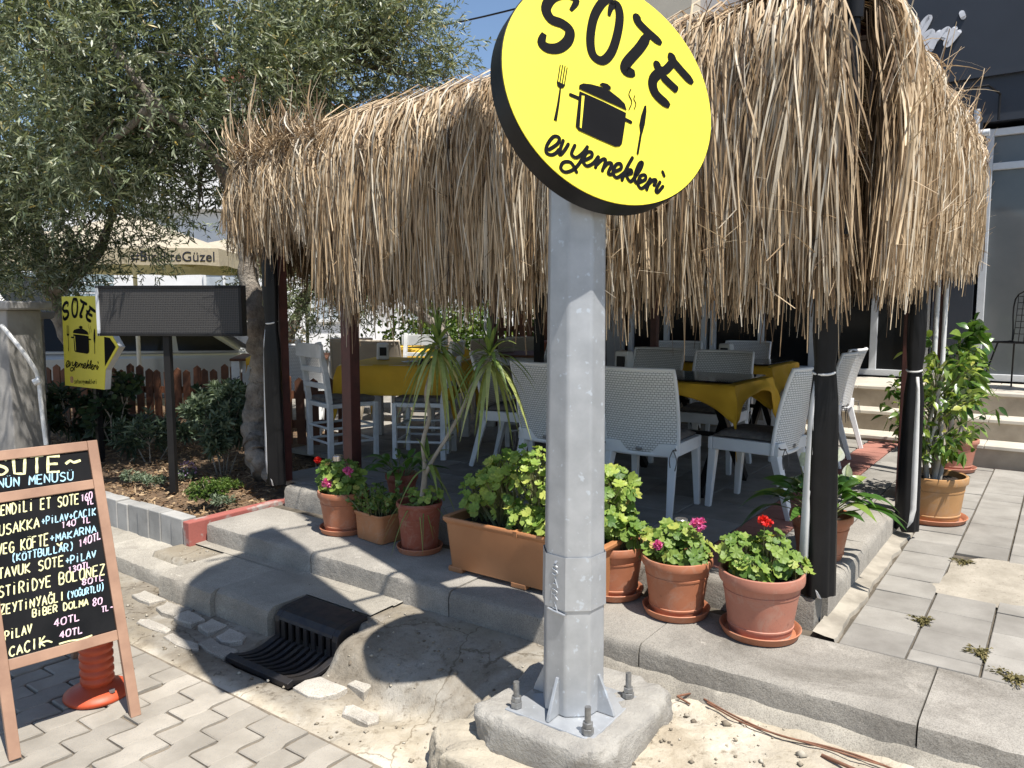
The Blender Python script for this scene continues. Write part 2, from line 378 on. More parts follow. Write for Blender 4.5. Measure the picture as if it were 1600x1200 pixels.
def verge_mat():
    m, n, l, p, o = _new('sandy_cement'); tc = n.new('ShaderNodeTexCoord'); co = tc.outputs['Object']
    at = n.new('ShaderNodeAttribute'); at.attribute_name = 'rnd'
    f1 = noise(n, l, co, 3.2, 8, .65, .4); f2 = noise(n, l, co, 26, 6, .7); f3 = noise(n, l, co, 1.4, 4)
    sand = ramp(n, l, f1, [(.33, (.35,.295,.215)), (.47, (.50,.44,.34)), (.60, (.57,.52,.43)), (.72, (.43,.40,.35))])
    conc = ramp(n, l, f1, [(.34, (.15,.125,.09)), (.5, (.235,.205,.16)), (.62, (.30,.275,.23)), (.72, (.40,.37,.32))])
    sp = ramp(n, l, f2, [(.30, (.45,.42,.38)), (.45, (.95,.95,.95)), (.62, (1,1,1)), (.74, (1.2,1.2,1.2))])
    c = mix(n, l, at.outputs['Fac'], conc, sand); c = mix(n, l, 1.0, c, sp, 'MULTIPLY')
    dirt = ramp(n, l, f3, [(.52, (0,0,0)), (.60, (1,1,1))])
    mm = n.new('ShaderNodeMath'); mm.operation = 'MULTIPLY'; l.new(dirt, mm.inputs[0]); mm.inputs[1].default_value = .55
    c = mix(n, l, mm.outputs[0], c, (.27,.225,.155)); l.new(c, p.inputs['Base Color']); p.inputs['Roughness'].default_value = .95
    vo = n.new('ShaderNodeTexVoronoi'); vo.feature = 'DISTANCE_TO_EDGE'; vo.inputs['Scale'].default_value = 1.7
    nz = n.new('ShaderNodeTexNoise'); nz.inputs['Scale'].default_value = 5; nz.inputs['Detail'].default_value = 6; l.new(co, nz.inputs['Vector'])
    ad = n.new('ShaderNodeMix'); ad.data_type = 'VECTOR'; ad.inputs[0].default_value = .22; l.new(co, ad.inputs[4]); l.new(nz.outputs['Color'], ad.inputs[5]); l.new(ad.outputs[1], vo.inputs['Vector'])
    ck = ramp(n, l, vo.outputs['Distance'], [(.0, (.50,.46,.40)), (.008, (1,1,1))]); c2_ = mix(n, l, 1.0, c, ck, 'MULTIPLY'); l.new(c2_, p.inputs['Base Color'])
    b1 = bump(n, l, f2, None, .75, .016); l.new(bump(n, l, noise(n, l, co, 140, 4), None, .35, .003, b1), p.inputs['Normal']); return m
sandw = np.clip(.80 + .35*sstep(1.0,.5,A) - gut*.95 - ramp_*1.1 + n2*.7 + n1*.6, 0, 1)*(1-ramp_)*(1-un)
tag(npmesh('verge', V, F, verge_mat(), rnd=sandw.ravel(), smooth=True), kind='structure')

# grit and small stones lying on the verge
N = 1500; ga = rng.uniform(-2.2, 3.6, N); gb = -.62 - rng.beta(1.2, 1.8, N)*1.1; kk = (ga < .98) | (gb > -1.44); ga = ga[kk]; gb = gb[kk]
ia = np.clip(((ga+3.2)/.022).astype(int), 0, A.shape[0]-1); ib = np.clip(((gb+4.3)/.022).astype(int), 0, A.shape[1]-1); gz = Z[ia, ib]
kk = (gz > -.05); ga, gb, gz = ga[kk], gb[kk], gz[kk]; N = len(ga); sz = rng.gamma(1.4, .0028, N)+.0018
oc8 = np.array([[1,0,0],[0,1,0],[-1,0,0],[0,-1,0],[0,0,.7],[0,0,-.7]]); of8 = np.array([[0,1,4],[1,2,4],[2,3,4],[3,0,4],[1,0,5],[2,1,5],[3,2,5],[0,3,5]])
cc = np.stack([OX+ga*UX+gb*VX, OY+ga*UY+gb*VY, gz+sz*.35], -1); th = rng.uniform(0, 6.28, N); ov = oc8[None]*sz[:,None,None]*rng.uniform(.6,1.3,(N,6,1))
ov = np.stack([ov[...,0]*np.cos(th)[:,None]-ov[...,1]*np.sin(th)[:,None], ov[...,0]*np.sin(th)[:,None]+ov[...,1]*np.cos(th)[:,None], ov[...,2]], -1)
tag(npmesh('gravel', (cc[:,None]+ov).reshape(-1,3), (np.arange(N)[:,None,None]*6+of8[None]).reshape(-1,3), leafmat('grit', [(0,(.12,.095,.07)),(.6,(.29,.25,.19)),(1,(.46,.42,.35))], .9, 0), rnd=np.repeat(rng.random(N),6)), kind='stuff')
# zig-zag interlocking pavers
def slab(mb, poly, z, h=.05, ch=.004, dz=(0,0,0)):
    """a chamfered slab from a plan polygon (list of Vector xy)"""
    n = len(poly); c = sum((Vector((p[0], p[1])) for p in poly), Vector((0,0)))/n
    def zz(p): return z + dz[0] + dz[1]*(p[0]-c.x) + dz[2]*(p[1]-c.y)
    o = []; t = []
    for i in range(n):
        p = Vector(poly[i][:2]); a = Vector(poly[i-1][:2]); b = Vector(poly[(i+1) % n][:2])
        e = ((a-p).normalized() + (b-p).normalized()); q = p + (c-p).normalized()*ch*1.4
        o.append(p); t.append(q)
    vs = [(p.x, p.y, z-h) for p in o] + [(p.x, p.y, zz(p)-ch) for p in o] + [(p.x, p.y, zz(p)) for p in t]
    fs = [(i, (i+1)%n, n+(i+1)%n, n+i) for i in range(n)] + [(n+i, n+(i+1)%n, 2*n+(i+1)%n, 2*n+i) for i in range(n)] + [tuple(range(2*n, 3*n))]
    mb.cur = random.random(); mb.add(vs, fs)
mb = MB(); pw, pl, zg = .116, .235, .0085
for i in range(0, 34):
    for j in range(0, 11):
        a0 = 1.0 + i*pw; b1 = -1.485 - j*pl - (pl/2 if i % 2 else 0) + .06*math.sin(i*1.3)*0
        gp = .0032 + .0016*random.random()
        f = lambda t: zg*(1 if (t % 1) < .5 else -1)
        pts = []
        for (aa, seq) in ((a0+gp, (0,.32,.42,.58,.68,1)), (a0+pw-gp, (1,.68,.58,.42,.32,0))):
            for s in seq:
                off = zg*(0 if s in (0, 1) else (1 if s < .5 else -1)) * (1 if 0 < s < 1 else 0)
                pts.append(W(aa + off, b1 - gp - s*(pl-2*gp)))
        slab(mb, pts, 0.0, .05, .004, (random.uniform(-.004,.003), random.uniform(-.03,.03), random.uniform(-.03,.03)))
for i in range(1, 34, 2):
    a0 = 1.0 + i*pw; slab(mb, [W(a0+.004,-1.488), W(a0+pw-.004,-1.488), W(a0+pw-.004,-1.482-pl/2), W(a0+.004,-1.482-pl/2)], -.001, .05, .004)
tag(mb.build('paved_road', M['paver']), kind='structure')
g = MB(); q = [W(1.0,-1.47,-.012), W(6.4,-1.47,-.012), W(6.4,-4.2,-.012), W(1.0,-4.2,-.012)]; g.add(q, [(0,1,2,3)])
tag(g.build('paver_bed', mat('sandy_joint', (.23,.19,.14), (.12,.10,.075), .95, scale=20, bstr=.3)), kind='structure')

# kerbs ------------------------------------------------------------
def kerb_block(mb, a0, a1, b0, b1, z0, z1, ch=.014, jit=.004):
    """rounded top edge on the b0 (street) side; a0>a1"""
    prof = [(b0, z0), (b0-.0, z1-ch*2.2), (b0+ch*.5, z1-ch*.7), (b0+ch*1.6, z1), (b1, z1), (b1, z0)]
    k = 22; vs = []; mb.cur = random.random()
    dzz = random.uniform(-jit, jit)
    for i in range(k):
        a = a0 + (a1-a0)*i/(k-1)
        for m, (b, z) in enumerate(prof):
            w = (random.uniform(-.003,.003) + .016*min(0, float(vnoise(a*7, m*1.0+b0, 1.0, 17))+.18) + .006*float(vnoise(a*3, b0*5+m, 1.0, 18))) if m in (1,2,3) else 0; w = -w if m == 3 else w
            vs.append(W(a, b+w, z + (dzz if m not in (0,5) else 0) + w*.6))
    n = len(prof)
    mb.add(vs, [(i*n+j, i*n+(j+1)%n, (i+1)*n+(j+1)%n, (i+1)*n+j) for i in range(k-1) for j in range(n)] + [tuple(range(n)), tuple(range((k-1)*n, k*n))])
mb = MB(); a = 3.55
while a > -4: 
    L = 1.0; kerb_block(mb, a-.003, a-L+.003, -.57+random.uniform(-.006,.006), -.085, -.05, ZS); a -= L
tag(mb.build('kerb', M['concrete_kerb'], smooth=35), kind='structure')
g = MB(); g.add([W(3.6,-.09,ZS-.012), W(3.6,.2,ZS-.012), W(0,.2,ZS-.012), W(0,-.09,ZS-.012)], [(0,1,2,3)])
g.add([W(0.02,-.2,ZS-.016), W(.02,6,ZS-.016), W(-6,6,ZS-.016), W(-6,-.2,ZS-.016)], [(0,1,2,3)])
tag(g.build('kerb_bedding', M['joint']), kind='structure')
mb = MB()   # mortar haunch at the kerb foot
for (x0, x1) in ((.95, -1.4), (-1.4, -4)):
    k = 40; vs = []
    for i in range(k):
        t = i/(k-1); a = x0+(x1-x0)*t; w = .05 + .05*float(vnoise(a*3, 1.0, 2, 5)) + random.uniform(-.012,.012)
        vs += [W(a, -.56, .165+random.uniform(-.008,.004)), W(a, -.575-w*.5, .14+random.uniform(-.008,.008)), W(a, -.575-w*1.5, .06)]
    mb.add(vs, [(i*3+j, i*3+j+1, i*3+j+4, i*3+j+3) for i in range(k-1) for j in (0,1)])
tag(mb.build('kerb_haunch', M['concrete'], smooth=60), kind='structure')
mb = MB()   # low outer kerb and its slab
kerb_block(mb, 3.27, 2.78, -1.055, -.60, -.08, .125, .025)
kerb_block(mb, 2.775, 2.33, -1.03, -.60, -.08, .125, .025)
for i in range(4): kerb_block(mb, 6.6-i*.82, 6.6-(i+1)*.82+.006, -.98+.0*i, -.60, -.08, .085, .02)
tag(mb.build('gutter_kerb', M['concrete'], smooth=35), kind='structure')
g = MB(); k = 12
g.add([W(2.33,-.60,.128), W(2.33,-.79,.13), W(1.86,-.79,.128), W(1.86,-.60,.132)], [(0,1,2,3)])
g.add([W(3.66,-.50,.134), W(3.66,-.64,.129), W(1.85,-.64,.1295), W(1.85,-.50,.134)], [(0,1,2,3)])
tag(g.build('cement_apron', M['concrete']), kind='structure')
mb = MB()   # old stone setts left along the gutter
for (a, b, da, db) in ((3.05,-1.12,.17,.09),(2.85,-1.13,.16,.09),(2.66,-1.12,.13,.10),(2.48,-1.14,.14,.10),(2.90,-1.29,.22,.05),(2.62,-1.31,.24,.05),(2.42,-1.25,.20,.08),(3.3,-1.1,.2,.09),(1.72,-1.22,.16,.12),(1.60,-1.08,.12,.10),(1.42,-1.27,.15,.08)):
    pts = [W(a+da/2*sx+random.uniform(-.02,.02), b+db/2*sy+random.uniform(-.012,.012)) for sx, sy in ((-1,-1),(0,-1.1),(1,-1),(1.05,0),(1,1),(0,1.05),(-1,1),(-1.1,0))]
    slab(mb, pts, -.006, .06, .006, (0, random.uniform(-.03,.03), random.uniform(-.03,.03)))
tag(mb.build('gutter_setts', stain('pale_sett', (.46,.43,.375), (.33,.305,.265), (.17,.15,.12))), kind='structure')

# sidewalk to the right
mb = MB(); s = .247
for i in range(0, 14):
    for j in range(0, 26):
        a1 = -.09 - i*s; b0 = -.075 + j*s + (.11 if i % 2 else 0)
        if -.86 < a1-s/2 < -.36 and .86 < b0+s/2 < 1.45: continue
        if b0 < -.075+.001 and i % 2 == 0: pass
        gp = .0035; gr = .006 if i in (1, 2) else gp
        b1 = min(b0 + s, 4.24); 
        if b1 - b0 < .05: continue
        slab(mb, [W(a1-gr, b0+gp), W(a1-s+gp, b0+gp), W(a1-s+gp, b1-gp), W(a1-gr, b1-gp)], ZS, .05, .003, (random.uniform(-.003,.002), random.uniform(-.012,.012), random.uniform(-.012,.012)))
    if i % 2:
        slab(mb, [W(-.09-i*s-.004, -.075), W(-.09-(i+1)*s+.004, -.075), W(-.09-(i+1)*s+.004, .03), W(-.09-i*s-.004, .03)], ZS, .05, .003)
tag(mb.build('sidewalk', M['sidewalk']), kind='structure')
def blob_sheet(mb, ca, cb, ra, rb, z, seed, n=40, rings=8, h=.01):
    vs = [W(ca, cb, z+h)]; fs = []
    for k in range(1, rings+1):
        for i in range(n):
            t = 2*math.pi*i/n; q = 1 + .22*float(vnoise(np.cos(t)*1.5+seed, np.sin(t)*1.5, 1.0, seed))*2
            f = k/rings; cx_ = math.copysign(abs(math.cos(t))**.5, math.cos(t)); sy_ = math.copysign(abs(math.sin(t))**.5, math.sin(t)); vs.append(W(ca + ra*q*f*cx_, cb + rb*q*f*sy_, z + h*(1-f**3) + random.uniform(-.0015,.0015)))
    for i in range(n): fs.append((0, 1+i, 1+(i+1)%n))
    for k in range(rings-1):
        for i in range(n): fs.append((1+k*n+i, 1+(k+1)*n+i, 1+(k+1)*n+(i+1)%n, 1+k*n+(i+1)%n))
    mb.add(vs, fs)
mb = MB(); blob_sheet(mb, -.64, 1.14, .36, .37, ZS-.004, 3); 
tag(mb.build('cement_patch', mat('sandy_patch', (.385,.345,.28), (.27,.24,.19), .92, scale=6, bscale=40, bstr=.6, bdist=.01, speck=((.22,.19,.15), 60, .63)), smooth=60), kind='structure')
mb = MB(); k = 140; vs = []   # mortar fillet between terrace kerb and slabs
for i in range(k):
    b = -.06 + 4.28*i/(k-1); o_ = -.084 + .022*float(vnoise(b*8, 2.0, 1.0, 8)) + random.uniform(-.003,.003); q_ = .004*float(vnoise(b*14, 5.0, 1.0, 9))
    vs += [W(.012, b, ZS+.016+q_), W(-.035, b, ZS+.007+q_), W(o_+.008, b, ZS+.0035+q_*.5), W(o_, b, ZS-.03)]
mb.add(vs, [(i*4+j, i*4+j+1, i*4+j+5, i*4+j+4) for i in range(k-1) for j in (0,1,2)])
tag(mb.build('mortar_fillet', mat('sandy_mortar', (.36,.325,.265), (.23,.205,.165), .95, scale=7, bscale=60, bstr=.4), smooth=60), kind='structure')
# terrace: kerb round its edge, slabs and a strip of red slabs
mb = MB()
def tkerb(p, q, wd_, inner, z0, z1, rough=.003):
    """kerb from p to q (ab), width wd_ towards inner (ab unit)"""
    k = 8; vs = []; ch = .016
    prof = [(0, z0), (0, z1-.035), (.012, z1-.008), (.03, z1), (wd_, z1), (wd_, z0)]
    for i in range(k):
        t = i/(k-1)
        for d, z in prof: vs.append(W(p[0]+(q[0]-p[0])*t + inner[0]*d, p[1]+(q[1]-p[1])*t + inner[1]*d, z + random.uniform(-rough, rough)))
    n = len(prof)
    mb.add(vs, [(i*n+j, i*n+(j+1)%n, (i+1)*n+(j+1)%n, (i+1)*n+j) for i in range(k-1) for j in range(n)] + [tuple(range(n)), tuple(range((k-1)*n, k*n))])
for i in range(7):
    a0 = 3.52-i*.50; a1 = max(a0-.496, .0); 
    if a0-a1 > .05: tkerb((a0, -.0), (a1, -.0), .13, (0, 1), ZS-.1, ZT)
for i in range(9): tkerb((0, .004+i*.48 + (.13 if i == 0 else 0)), (0, .48+i*.48), .15, (1, 0), ZS-.1, ZT)
tag(mb.build('terrace_kerb', M['concrete_kerb'], smooth=40), kind='structure')
mb = MB(); rd = MB(); s = .40
cols = [(.155, .40, 0), (.40, .655, 1)] + [(.655+i*s, .655+(i+1)*s, 0) for i in range(24)]
for (x0, x1, red) in cols:
    for j in range(-1, 24):
        st = .255 if red else s; y0 = .135 + j*st; y1 = y0 + st
        y0 = max(y0, .135)
        if y1-y0 < .04 or (x0 < 5.2 and y0 > 4.6) or (x0 > 3.7 and y0 < .55) or (x0 > 4.4 and y0 < 1.6): continue
        slab(rd if red else mb, [W(x1-.0045, y0+.0045), W(x0+.0045, y0+.0045), W(x0+.0045, y1-.0045), W(x1-.0045, y1-.0045)], ZT+.001, .04, .003, (random.uniform(-.002,.001), random.uniform(-.006,.006), random.uniform(-.006,.006)))
tag(mb.build('terrace_floor', M['sidewalk']), kind='structure'); tag(rd.build('red_paving_strip', M['red_paver']), kind='structure')
g = MB(); g.add([W(.1,.1,ZT-.012), W(3.6,.1,ZT-.012), W(3.6,1.6,ZT-.012), W(11,1.6,ZT-.012), W(11,10,ZT-.012), W(.1,10,ZT-.012)], [(0,1,2,3,4,5)])
tag(g.build('terrace_bedding', M['joint']), kind='structure')
# planting bed
A, B = np.meshgrid(np.arange(3.60, 10.5, .05), np.arange(-.56, 1.7, .05), indexing='ij')
Z = .20 + .06*sstep(-.5, .3, B) + .035*vnoise(A, B, 2, 21) + .018*vnoise(A, B, 7, 22) + .012*vnoise(A, B, 19, 23) + .14*sstep(.3, 1.2, B)*sstep(4.3, 4.8, A)
V = np.stack([OX + A*UX + B*VX, OY + A*UY + B*VY, Z], -1).reshape(-1, 3); na, nb = A.shape; I = np.arange(na*nb).reshape(na, nb)
F = np.stack([I[:-1,:-1], I[:-1,1:], I[1:,1:], I[1:,:-1]], -1).reshape(-1, 4)
tag(npmesh('planting_bed', V, F, mat('bed_soil', (.21,.135,.075), (.09,.06,.037), .95, scale=14, bscale=50, bstr=.9, bdist=.02), smooth=True), kind='structure')
N = 5200; ca = rng.uniform(3.62, 8, N); cb = rng.uniform(-.5, .9, N)
cz = .222 + .06*sstep(-.5, .3, cb) + .035*vnoise(ca, cb, 2, 21) + .018*vnoise(ca, cb, 7, 22) + .14*sstep(.3, 1.2, cb)*sstep(4.3, 4.8, ca)
P = np.stack([OX + ca*UX + cb*VX, OY + ca*UY + cb*VY, cz], -1); D = rng.normal(size=(N,3))*np.array([1,1,.25])
U = rng.normal(size=(N,3))*.5 + np.array([0,0,1])
V, F, r = leaves(P, D, rng.uniform(.015,.06,N), rng.uniform(.007,.02,N), rng.random(N), 1, 0, [.8,.7], U)
tag(npmesh('mulch', V, F, leafmat('bark_mulch', [(0,(.09,.05,.026)),(.5,(.26,.165,.085)),(1,(.42,.31,.19))], .9, 0), rnd=r), kind='stuff')
mb = MB()
for i in range(13):    # upright kerb bricks
    a0 = 3.66 + i*.135
    mb.cur = random.random(); dz = random.uniform(-.008,.008); db = random.uniform(-.006,.006)
    mb.add([W(a0+dx*.13, b+db, z+(dz if z > .2 else 0)) for z in (.03, .275) for dx, b in ((1,-.67),(0,-.67),(0,-.57),(1,-.57))], [(3,2,1,0),(4,5,6,7),(0,1,5,4),(1,2,6,5),(2,3,7,6),(3,0,4,7)])
tag(mb.build('bed_kerb', mat('grey_kerb_brick', (.40,.39,.365), (.27,.265,.25), .9, scale=5, bscale=100, bstr=.4, rndamt=.2), bevel=.006), kind='structure')
mb = MB(); mb.add([W(a, b, z) for z in (.03, .27) for a, b in ((3.645,-.68),(3.575,-.68),(3.575,.10),(3.645,.10))], [(3,2,1,0),(4,5,6,7),(0,1,5,4),(1,2,6,5),(2,3,7,6),(3,0,4,7)])
tag(mb.build('red_bed_kerb', mat('worn_red_paint', (.33,.10,.08), (.36,.32,.29), .85, scale=7, bscale=70, bstr=.4, lo=.38, hi=.48), bevel=.008), kind='structure')
# steps and platform of the building
st = MB(); tr = MB()
for k in range(3):
    b0 = 4.30 + k*.33; z1 = ZS + .185*(k+1) + (.02 if k == 2 else 0); zb = ZS if k == 0 else ZS + .185*k
    bend = b0 + .33 if k < 2 else 6.02
    st.add([W(a, b, z) for z in (zb-.05, z1-.03) for a, b in ((3.2,b0),(-5.5,b0),(-5.5,bend),(3.2,bend))], [(3,2,1,0),(4,5,6,7),(0,1,5,4),(1,2,6,5),(2,3,7,6),(3,0,4,7)])
    a = 3.2
    while a > -5.4:
        L = 1.15; tr.add([W(x, b, z) for z in (z1-.0295, z1) for x, b in ((a-.002,b0-.025),(a-L+.002,b0-.025),(a-L+.002,bend-.001),(a-.002,bend-.001))], [(3,2,1,0),(4,5,6,7),(0,1,5,4),(1,2,6,5),(2,3,7,6),(3,0,4,7)]); a -= L
tag(st.build('step_riser', M['stone_step']), kind='structure'); tag(tr.build('step_tread', M['marble'], bevel=.004), kind='structure')
ZP = ZS + .185*3 + .02

# ================================================================== SIGN POST ON ITS FOOTING
PB = Vector((0.218, 2.62, 0.19))
def rounded_block(mb, ca, cb, da, db, z0, z1, rr, edge, seed, amp, n=18):
    """rough cast block: rounded-square plan, rounded top edge, noisy surface"""
    N = 150; prof = []
    for i in range(6): prof.append((1.0, z0 + (z1-edge-z0)*i/5))
    for i in range(1, 7):
        t = i/6*math.pi/2; prof.append((1 - edge*(1-math.cos(t))/min(da,db)*2, z1 - edge + edge*math.sin(t)))
    last = prof[-1][0]
    for i in range(1, 7): prof.append((last*(1-i/7), z1))
    vs = []
    for sc, z in prof:
        for k in range(N):
            t = 2*math.pi*k/N; c, s = math.cos(t), math.sin(t); e = 2/rr
            x = math.copysign(abs(c)**e, c); y = math.copysign(abs(s)**e, s)
            a = ca + x*da/2*sc; b = cb + y*db/2*sc
            nn = float(vnoise(a*9+z*7, b*9-z*5, 1.0, seed))*amp + float(vnoise(a*30+z*20, b*30, 1.0, seed+1))*amp*.45 + float(vnoise(a*70+z*60, b*70, 1.0, seed+2))*amp*.22
            vs.append(W(a + x*nn, b + y*nn, z + nn*.7))
    m = len(prof)
    mb.add(vs, [(i*N+k, i*N+(k+1)%N, (i+1)*N+(k+1)%N, (i+1)*N+k) for i in range(m-1) for k in range(N)] + [tuple(range((m-1)*N, m*N))])
foot = thing('concrete_footing', 'stepped rough concrete footing carrying the grey sign post', 'footing', (0,0,0))
mb = MB(); rounded_block(mb, .59, -.99, .80, .84, -.08, .088, 8, .018, 31, .055)
mb.build('lower_block', mat('sandy_footing', (.45,.40,.31), (.29,.255,.20), .95, scale=5, bscale=55, bstr=.8, bdist=.012, speck=((.26,.22,.16), 40, .66)), foot, smooth=60)
mb = MB(); rounded_block(mb, .60, -.985, .56, .58, .05, .192, 7, .035, 33, .034)
mb.build('upper_block', mat('rough_footing', (.36,.34,.30), (.255,.24,.215), .95, scale=8, bscale=75, bstr=.9, bdist=.01, speck=((.30,.28,.25), 120, .6)), foot, smooth=60)

post = thing('sign_post', 'tall galvanised octagonal post holding the round yellow restaurant sign', 'sign post', PB)
OCT = math.radians(-90 - 14.5 - 5)
def octo(mb, secs, n=8):
    mb.lathe(secs, n, (0,0,0), ph=OCT)
mb = MB(); octo(mb, [(.112, .004), (.110, .30), (.0985, 1.90)]); mb.build('shaft', M['steel'], post, bevel=.008, seg=3)
mb = MB(); octo(mb, [(.1155,.385),(.1155,.387),(.1135,.57),(.1125,.57),(.1125,.386)], 8); 
sl = mb.build('sleeve', M['steel'], post, bevel=.005)
# raised maker's letters running down one face of the sleeve
def FONT():
    f = {}
    f['A']=[[(0,0),(2,6),(4,0)],[(.8,2.2),(3.2,2.2)]]; f['B']=[[(0,0),(0,6),(2.6,6),(3.4,5),(2.6,3.3),(0,3.2)],[(2.4,3.2),(3.8,2),(2.8,.1),(0,0)]]
    f['C']=[[(3.8,5.2),(2.2,6),(.6,5),(0,3),(.6,1),(2.2,0),(3.8,.8)]]; f['D']=[[(0,0),(0,6),(2.2,5.6),(3.8,3.2),(2.4,.4),(0,0)]]
    f['E']=[[(3.6,6),(0,6),(0,0),(3.6,0)],[(0,3.1),(3,3.1)]]; f['F']=[[(3.6,6),(0,6),(0,0)],[(0,3.1),(2.8,3.1)]]; f['G']=[[(3.8,5),(2.2,6),(.6,5),(0,3),(.7,.8),(2.4,0),(3.8,1),(3.8,2.8),(2.2,2.8)]]
    f['I']=[[(1.5,0),(1.5,6)]]; f['İ']=[[(1.5,0),(1.5,5)],[(1.4,6.6),(1.6,6.8)]]; f['K']=[[(0,0),(0,6)],[(3.6,6),(0,2.8),(3.8,0)]]
    f['L']=[[(0,6),(0,0),(3.4,.2)]]; f['M']=[[(0,0),(.3,6),(2.1,2),(3.9,6),(4.2,0)]]; f['N']=[[(0,0),(0,6),(3.6,0),(3.6,6)]]
    f['O']=[[(2,6),(.3,5),(0,3),(.4,.8),(2,0),(3.6,.9),(4,3),(3.6,5.2),(2,6)]]; f['P']=[[(0,0),(0,6),(2.8,5.8),(3.6,4.4),(2.6,3),(0,2.8)]]
    f['R']=[[(0,0),(0,6),(2.8,5.8),(3.5,4.5),(2.5,3.2),(0,3)],[(1.6,3),(3.8,0)]]; f['S']=[[(3.6,5.2),(2,6),(.4,5.2),(.6,3.8),(3,2.6),(3.6,1.2),(2,0),(.1,.7)]]
    f['T']=[[(0,6),(4,6)],[(2,6),(2,0)]]; f['U']=[[(0,6),(.1,1.4),(1.8,0),(3.5,1.3),(3.6,6)]]; f['V']=[[(0,6),(1.9,0),(3.8,6)]]
    f['Y']=[[(0,6),(1.9,3.2)],[(3.8,6),(1.4,0)]]; f['Z']=[[(0,6),(3.6,6),(0,0),(3.8,0)]]; f['Ğ']=f['G']+[[(1,7.2),(2,6.8),(3,7.2)]]
    f['Ö']=f['O']+[[(1.1,7),(1.2,7.2)],[(2.8,7),(2.9,7.2)]]; f['Ü']=f['U']+[[(1,7),(1.1,7.2)],[(2.6,7),(2.7,7.2)]]
    f['0']=f['O']; f['1']=[[(.8,5),(2,6),(2,0)]]; f['3']=[[(.2,5.4),(2,6),(3.4,4.8),(1.6,3.2),(3.6,1.6),(2,0),(.1,.6)]]; f['4']=[[(2.6,0),(2.8,6),(0,2),(4,2)]]
    f['6']=[[(3.2,5.8),(1,4.4),(.1,2),(1.6,0),(3.4,1.4),(2.2,3),(.3,2.2)]]; f['8']=[[(2,3.2),(.4,4.6),(2,6),(3.4,4.6),(.4,1.6),(2,0),(3.6,1.5),(2,3.2)]]
    f['+']=[[(2,1.2),(2,5)],[(.2,3.1),(3.9,3.1)]]; f['(']=[[(3,7),(1.6,5),(1.6,1.4),(3,-.6)]]; f[')']=[[(1,7),(2.4,5),(2.4,1.4),(1,-.6)]]; f['-']=[[(.4,3),(2,3.4),(3.8,3)]]
    f['~']=[[(0,2.6),(1.4,3.6),(2.6,3),(4.6,3.6)]]; f['□']=[[(.2,5.8),(.6,.4),(3.6,.1),(3.8,5.6),(.2,5.8)],[(-.3,6.4),(.2,5.8)],[(3.8,5.6),(4.2,6.3)]]; f['.']=[[(1.5,0),(1.6,.2)]]; f[' ']=[]
    return f
FT = FONT(); CURVY = set('BCDGOPRSUĞÖÜ03689()~-')
tt = OCT + math.radians(0); kf = None
# face between octagon vertices 7 and 0 (turned left of the camera)
v0 = OCT; v1 = OCT - math.radians(45)
nf = (v0+v1)/2; rr_ = .1145*math.cos(math.radians(22.5))
FN = Vector((math.cos(nf), math.sin(nf), 0)); FX = Vector((-FN.y, FN.x, 0))
mb = MB()
for i, chh in enumerate('SARA'):
    for stn in FT[chh]:
        pts = [FN*(rr_+.001) + FX*((p[0]-2)*.0062) + Vector((0,0,.535 - i*.043 + (p[1]-6)*.0055)) for p in stn]
        mb.tube(catmull(pts) if chh in CURVY else pts, .0027, 6)
mb.tube([FN*(rr_+.001)+FX*.004+Vector((0,0,.548)), FN*(rr_+.003)+FX*.004+Vector((0,0,.549))], .005, 8)
mb.build('maker_lettering', M['steel'], sl, smooth=40)
mb = MB()   # weld drip under the sleeve
q = FN*(rr_+.001); mb.tube([q+FX*-.03+Vector((0,0,.378)), q+FX*.0+Vector((0,0,.374)), q+FX*.045+Vector((0,0,.37))], [.004,.006,.004], 6); mb.build('weld_bead', M['steel'], sl, smooth=60)
mb = MB(); mb.box((0,0,-.004), (.35,.35,.016), Matrix.Rotation(ROT, 3, 'Z')); mb.build('base_plate', M['steel'], post, bevel=.004)
for k in range(4):
    t = ROT + k*math.pi/2 + R(0)
    c, s = math.cos(t), math.sin(t); d = Vector((c, s, 0)); e = Vector((-s, c, 0))*.006
    mb = MB(); mb.prism([d*.100-e+Vector((0,0,.006)), d*.168-e+Vector((0,0,.006)), d*.160-e+Vector((0,0,.03)), d*.108-e+Vector((0,0,.14)), d*.098-e+Vector((0,0,.14))], e*2)
    mb.build('gusset', M['steel'], post, bevel=.002)
    t += math.pi/4; p = Vector((math.cos(t)*.205, math.sin(t)*.205, 0))
    mb = MB(); mb.tube([p+Vector((0,0,-.05)), p+Vector((0,0,.098))], .0105, 14); bo = mb.build('anchor_bolt', M['bolt'], post, smooth=40)
    mb = MB(); mb.tube([p+Vector((0,0,.006)), p+Vector((0,0,.026))], .0215, 6, twist=.3*k); mb.tube([p+Vector((0,0,.027)), p+Vector((0,0,.045))], .0185, 6, twist=.4+k); mb.build('nut', M['bolt'], bo, bevel=.0015)
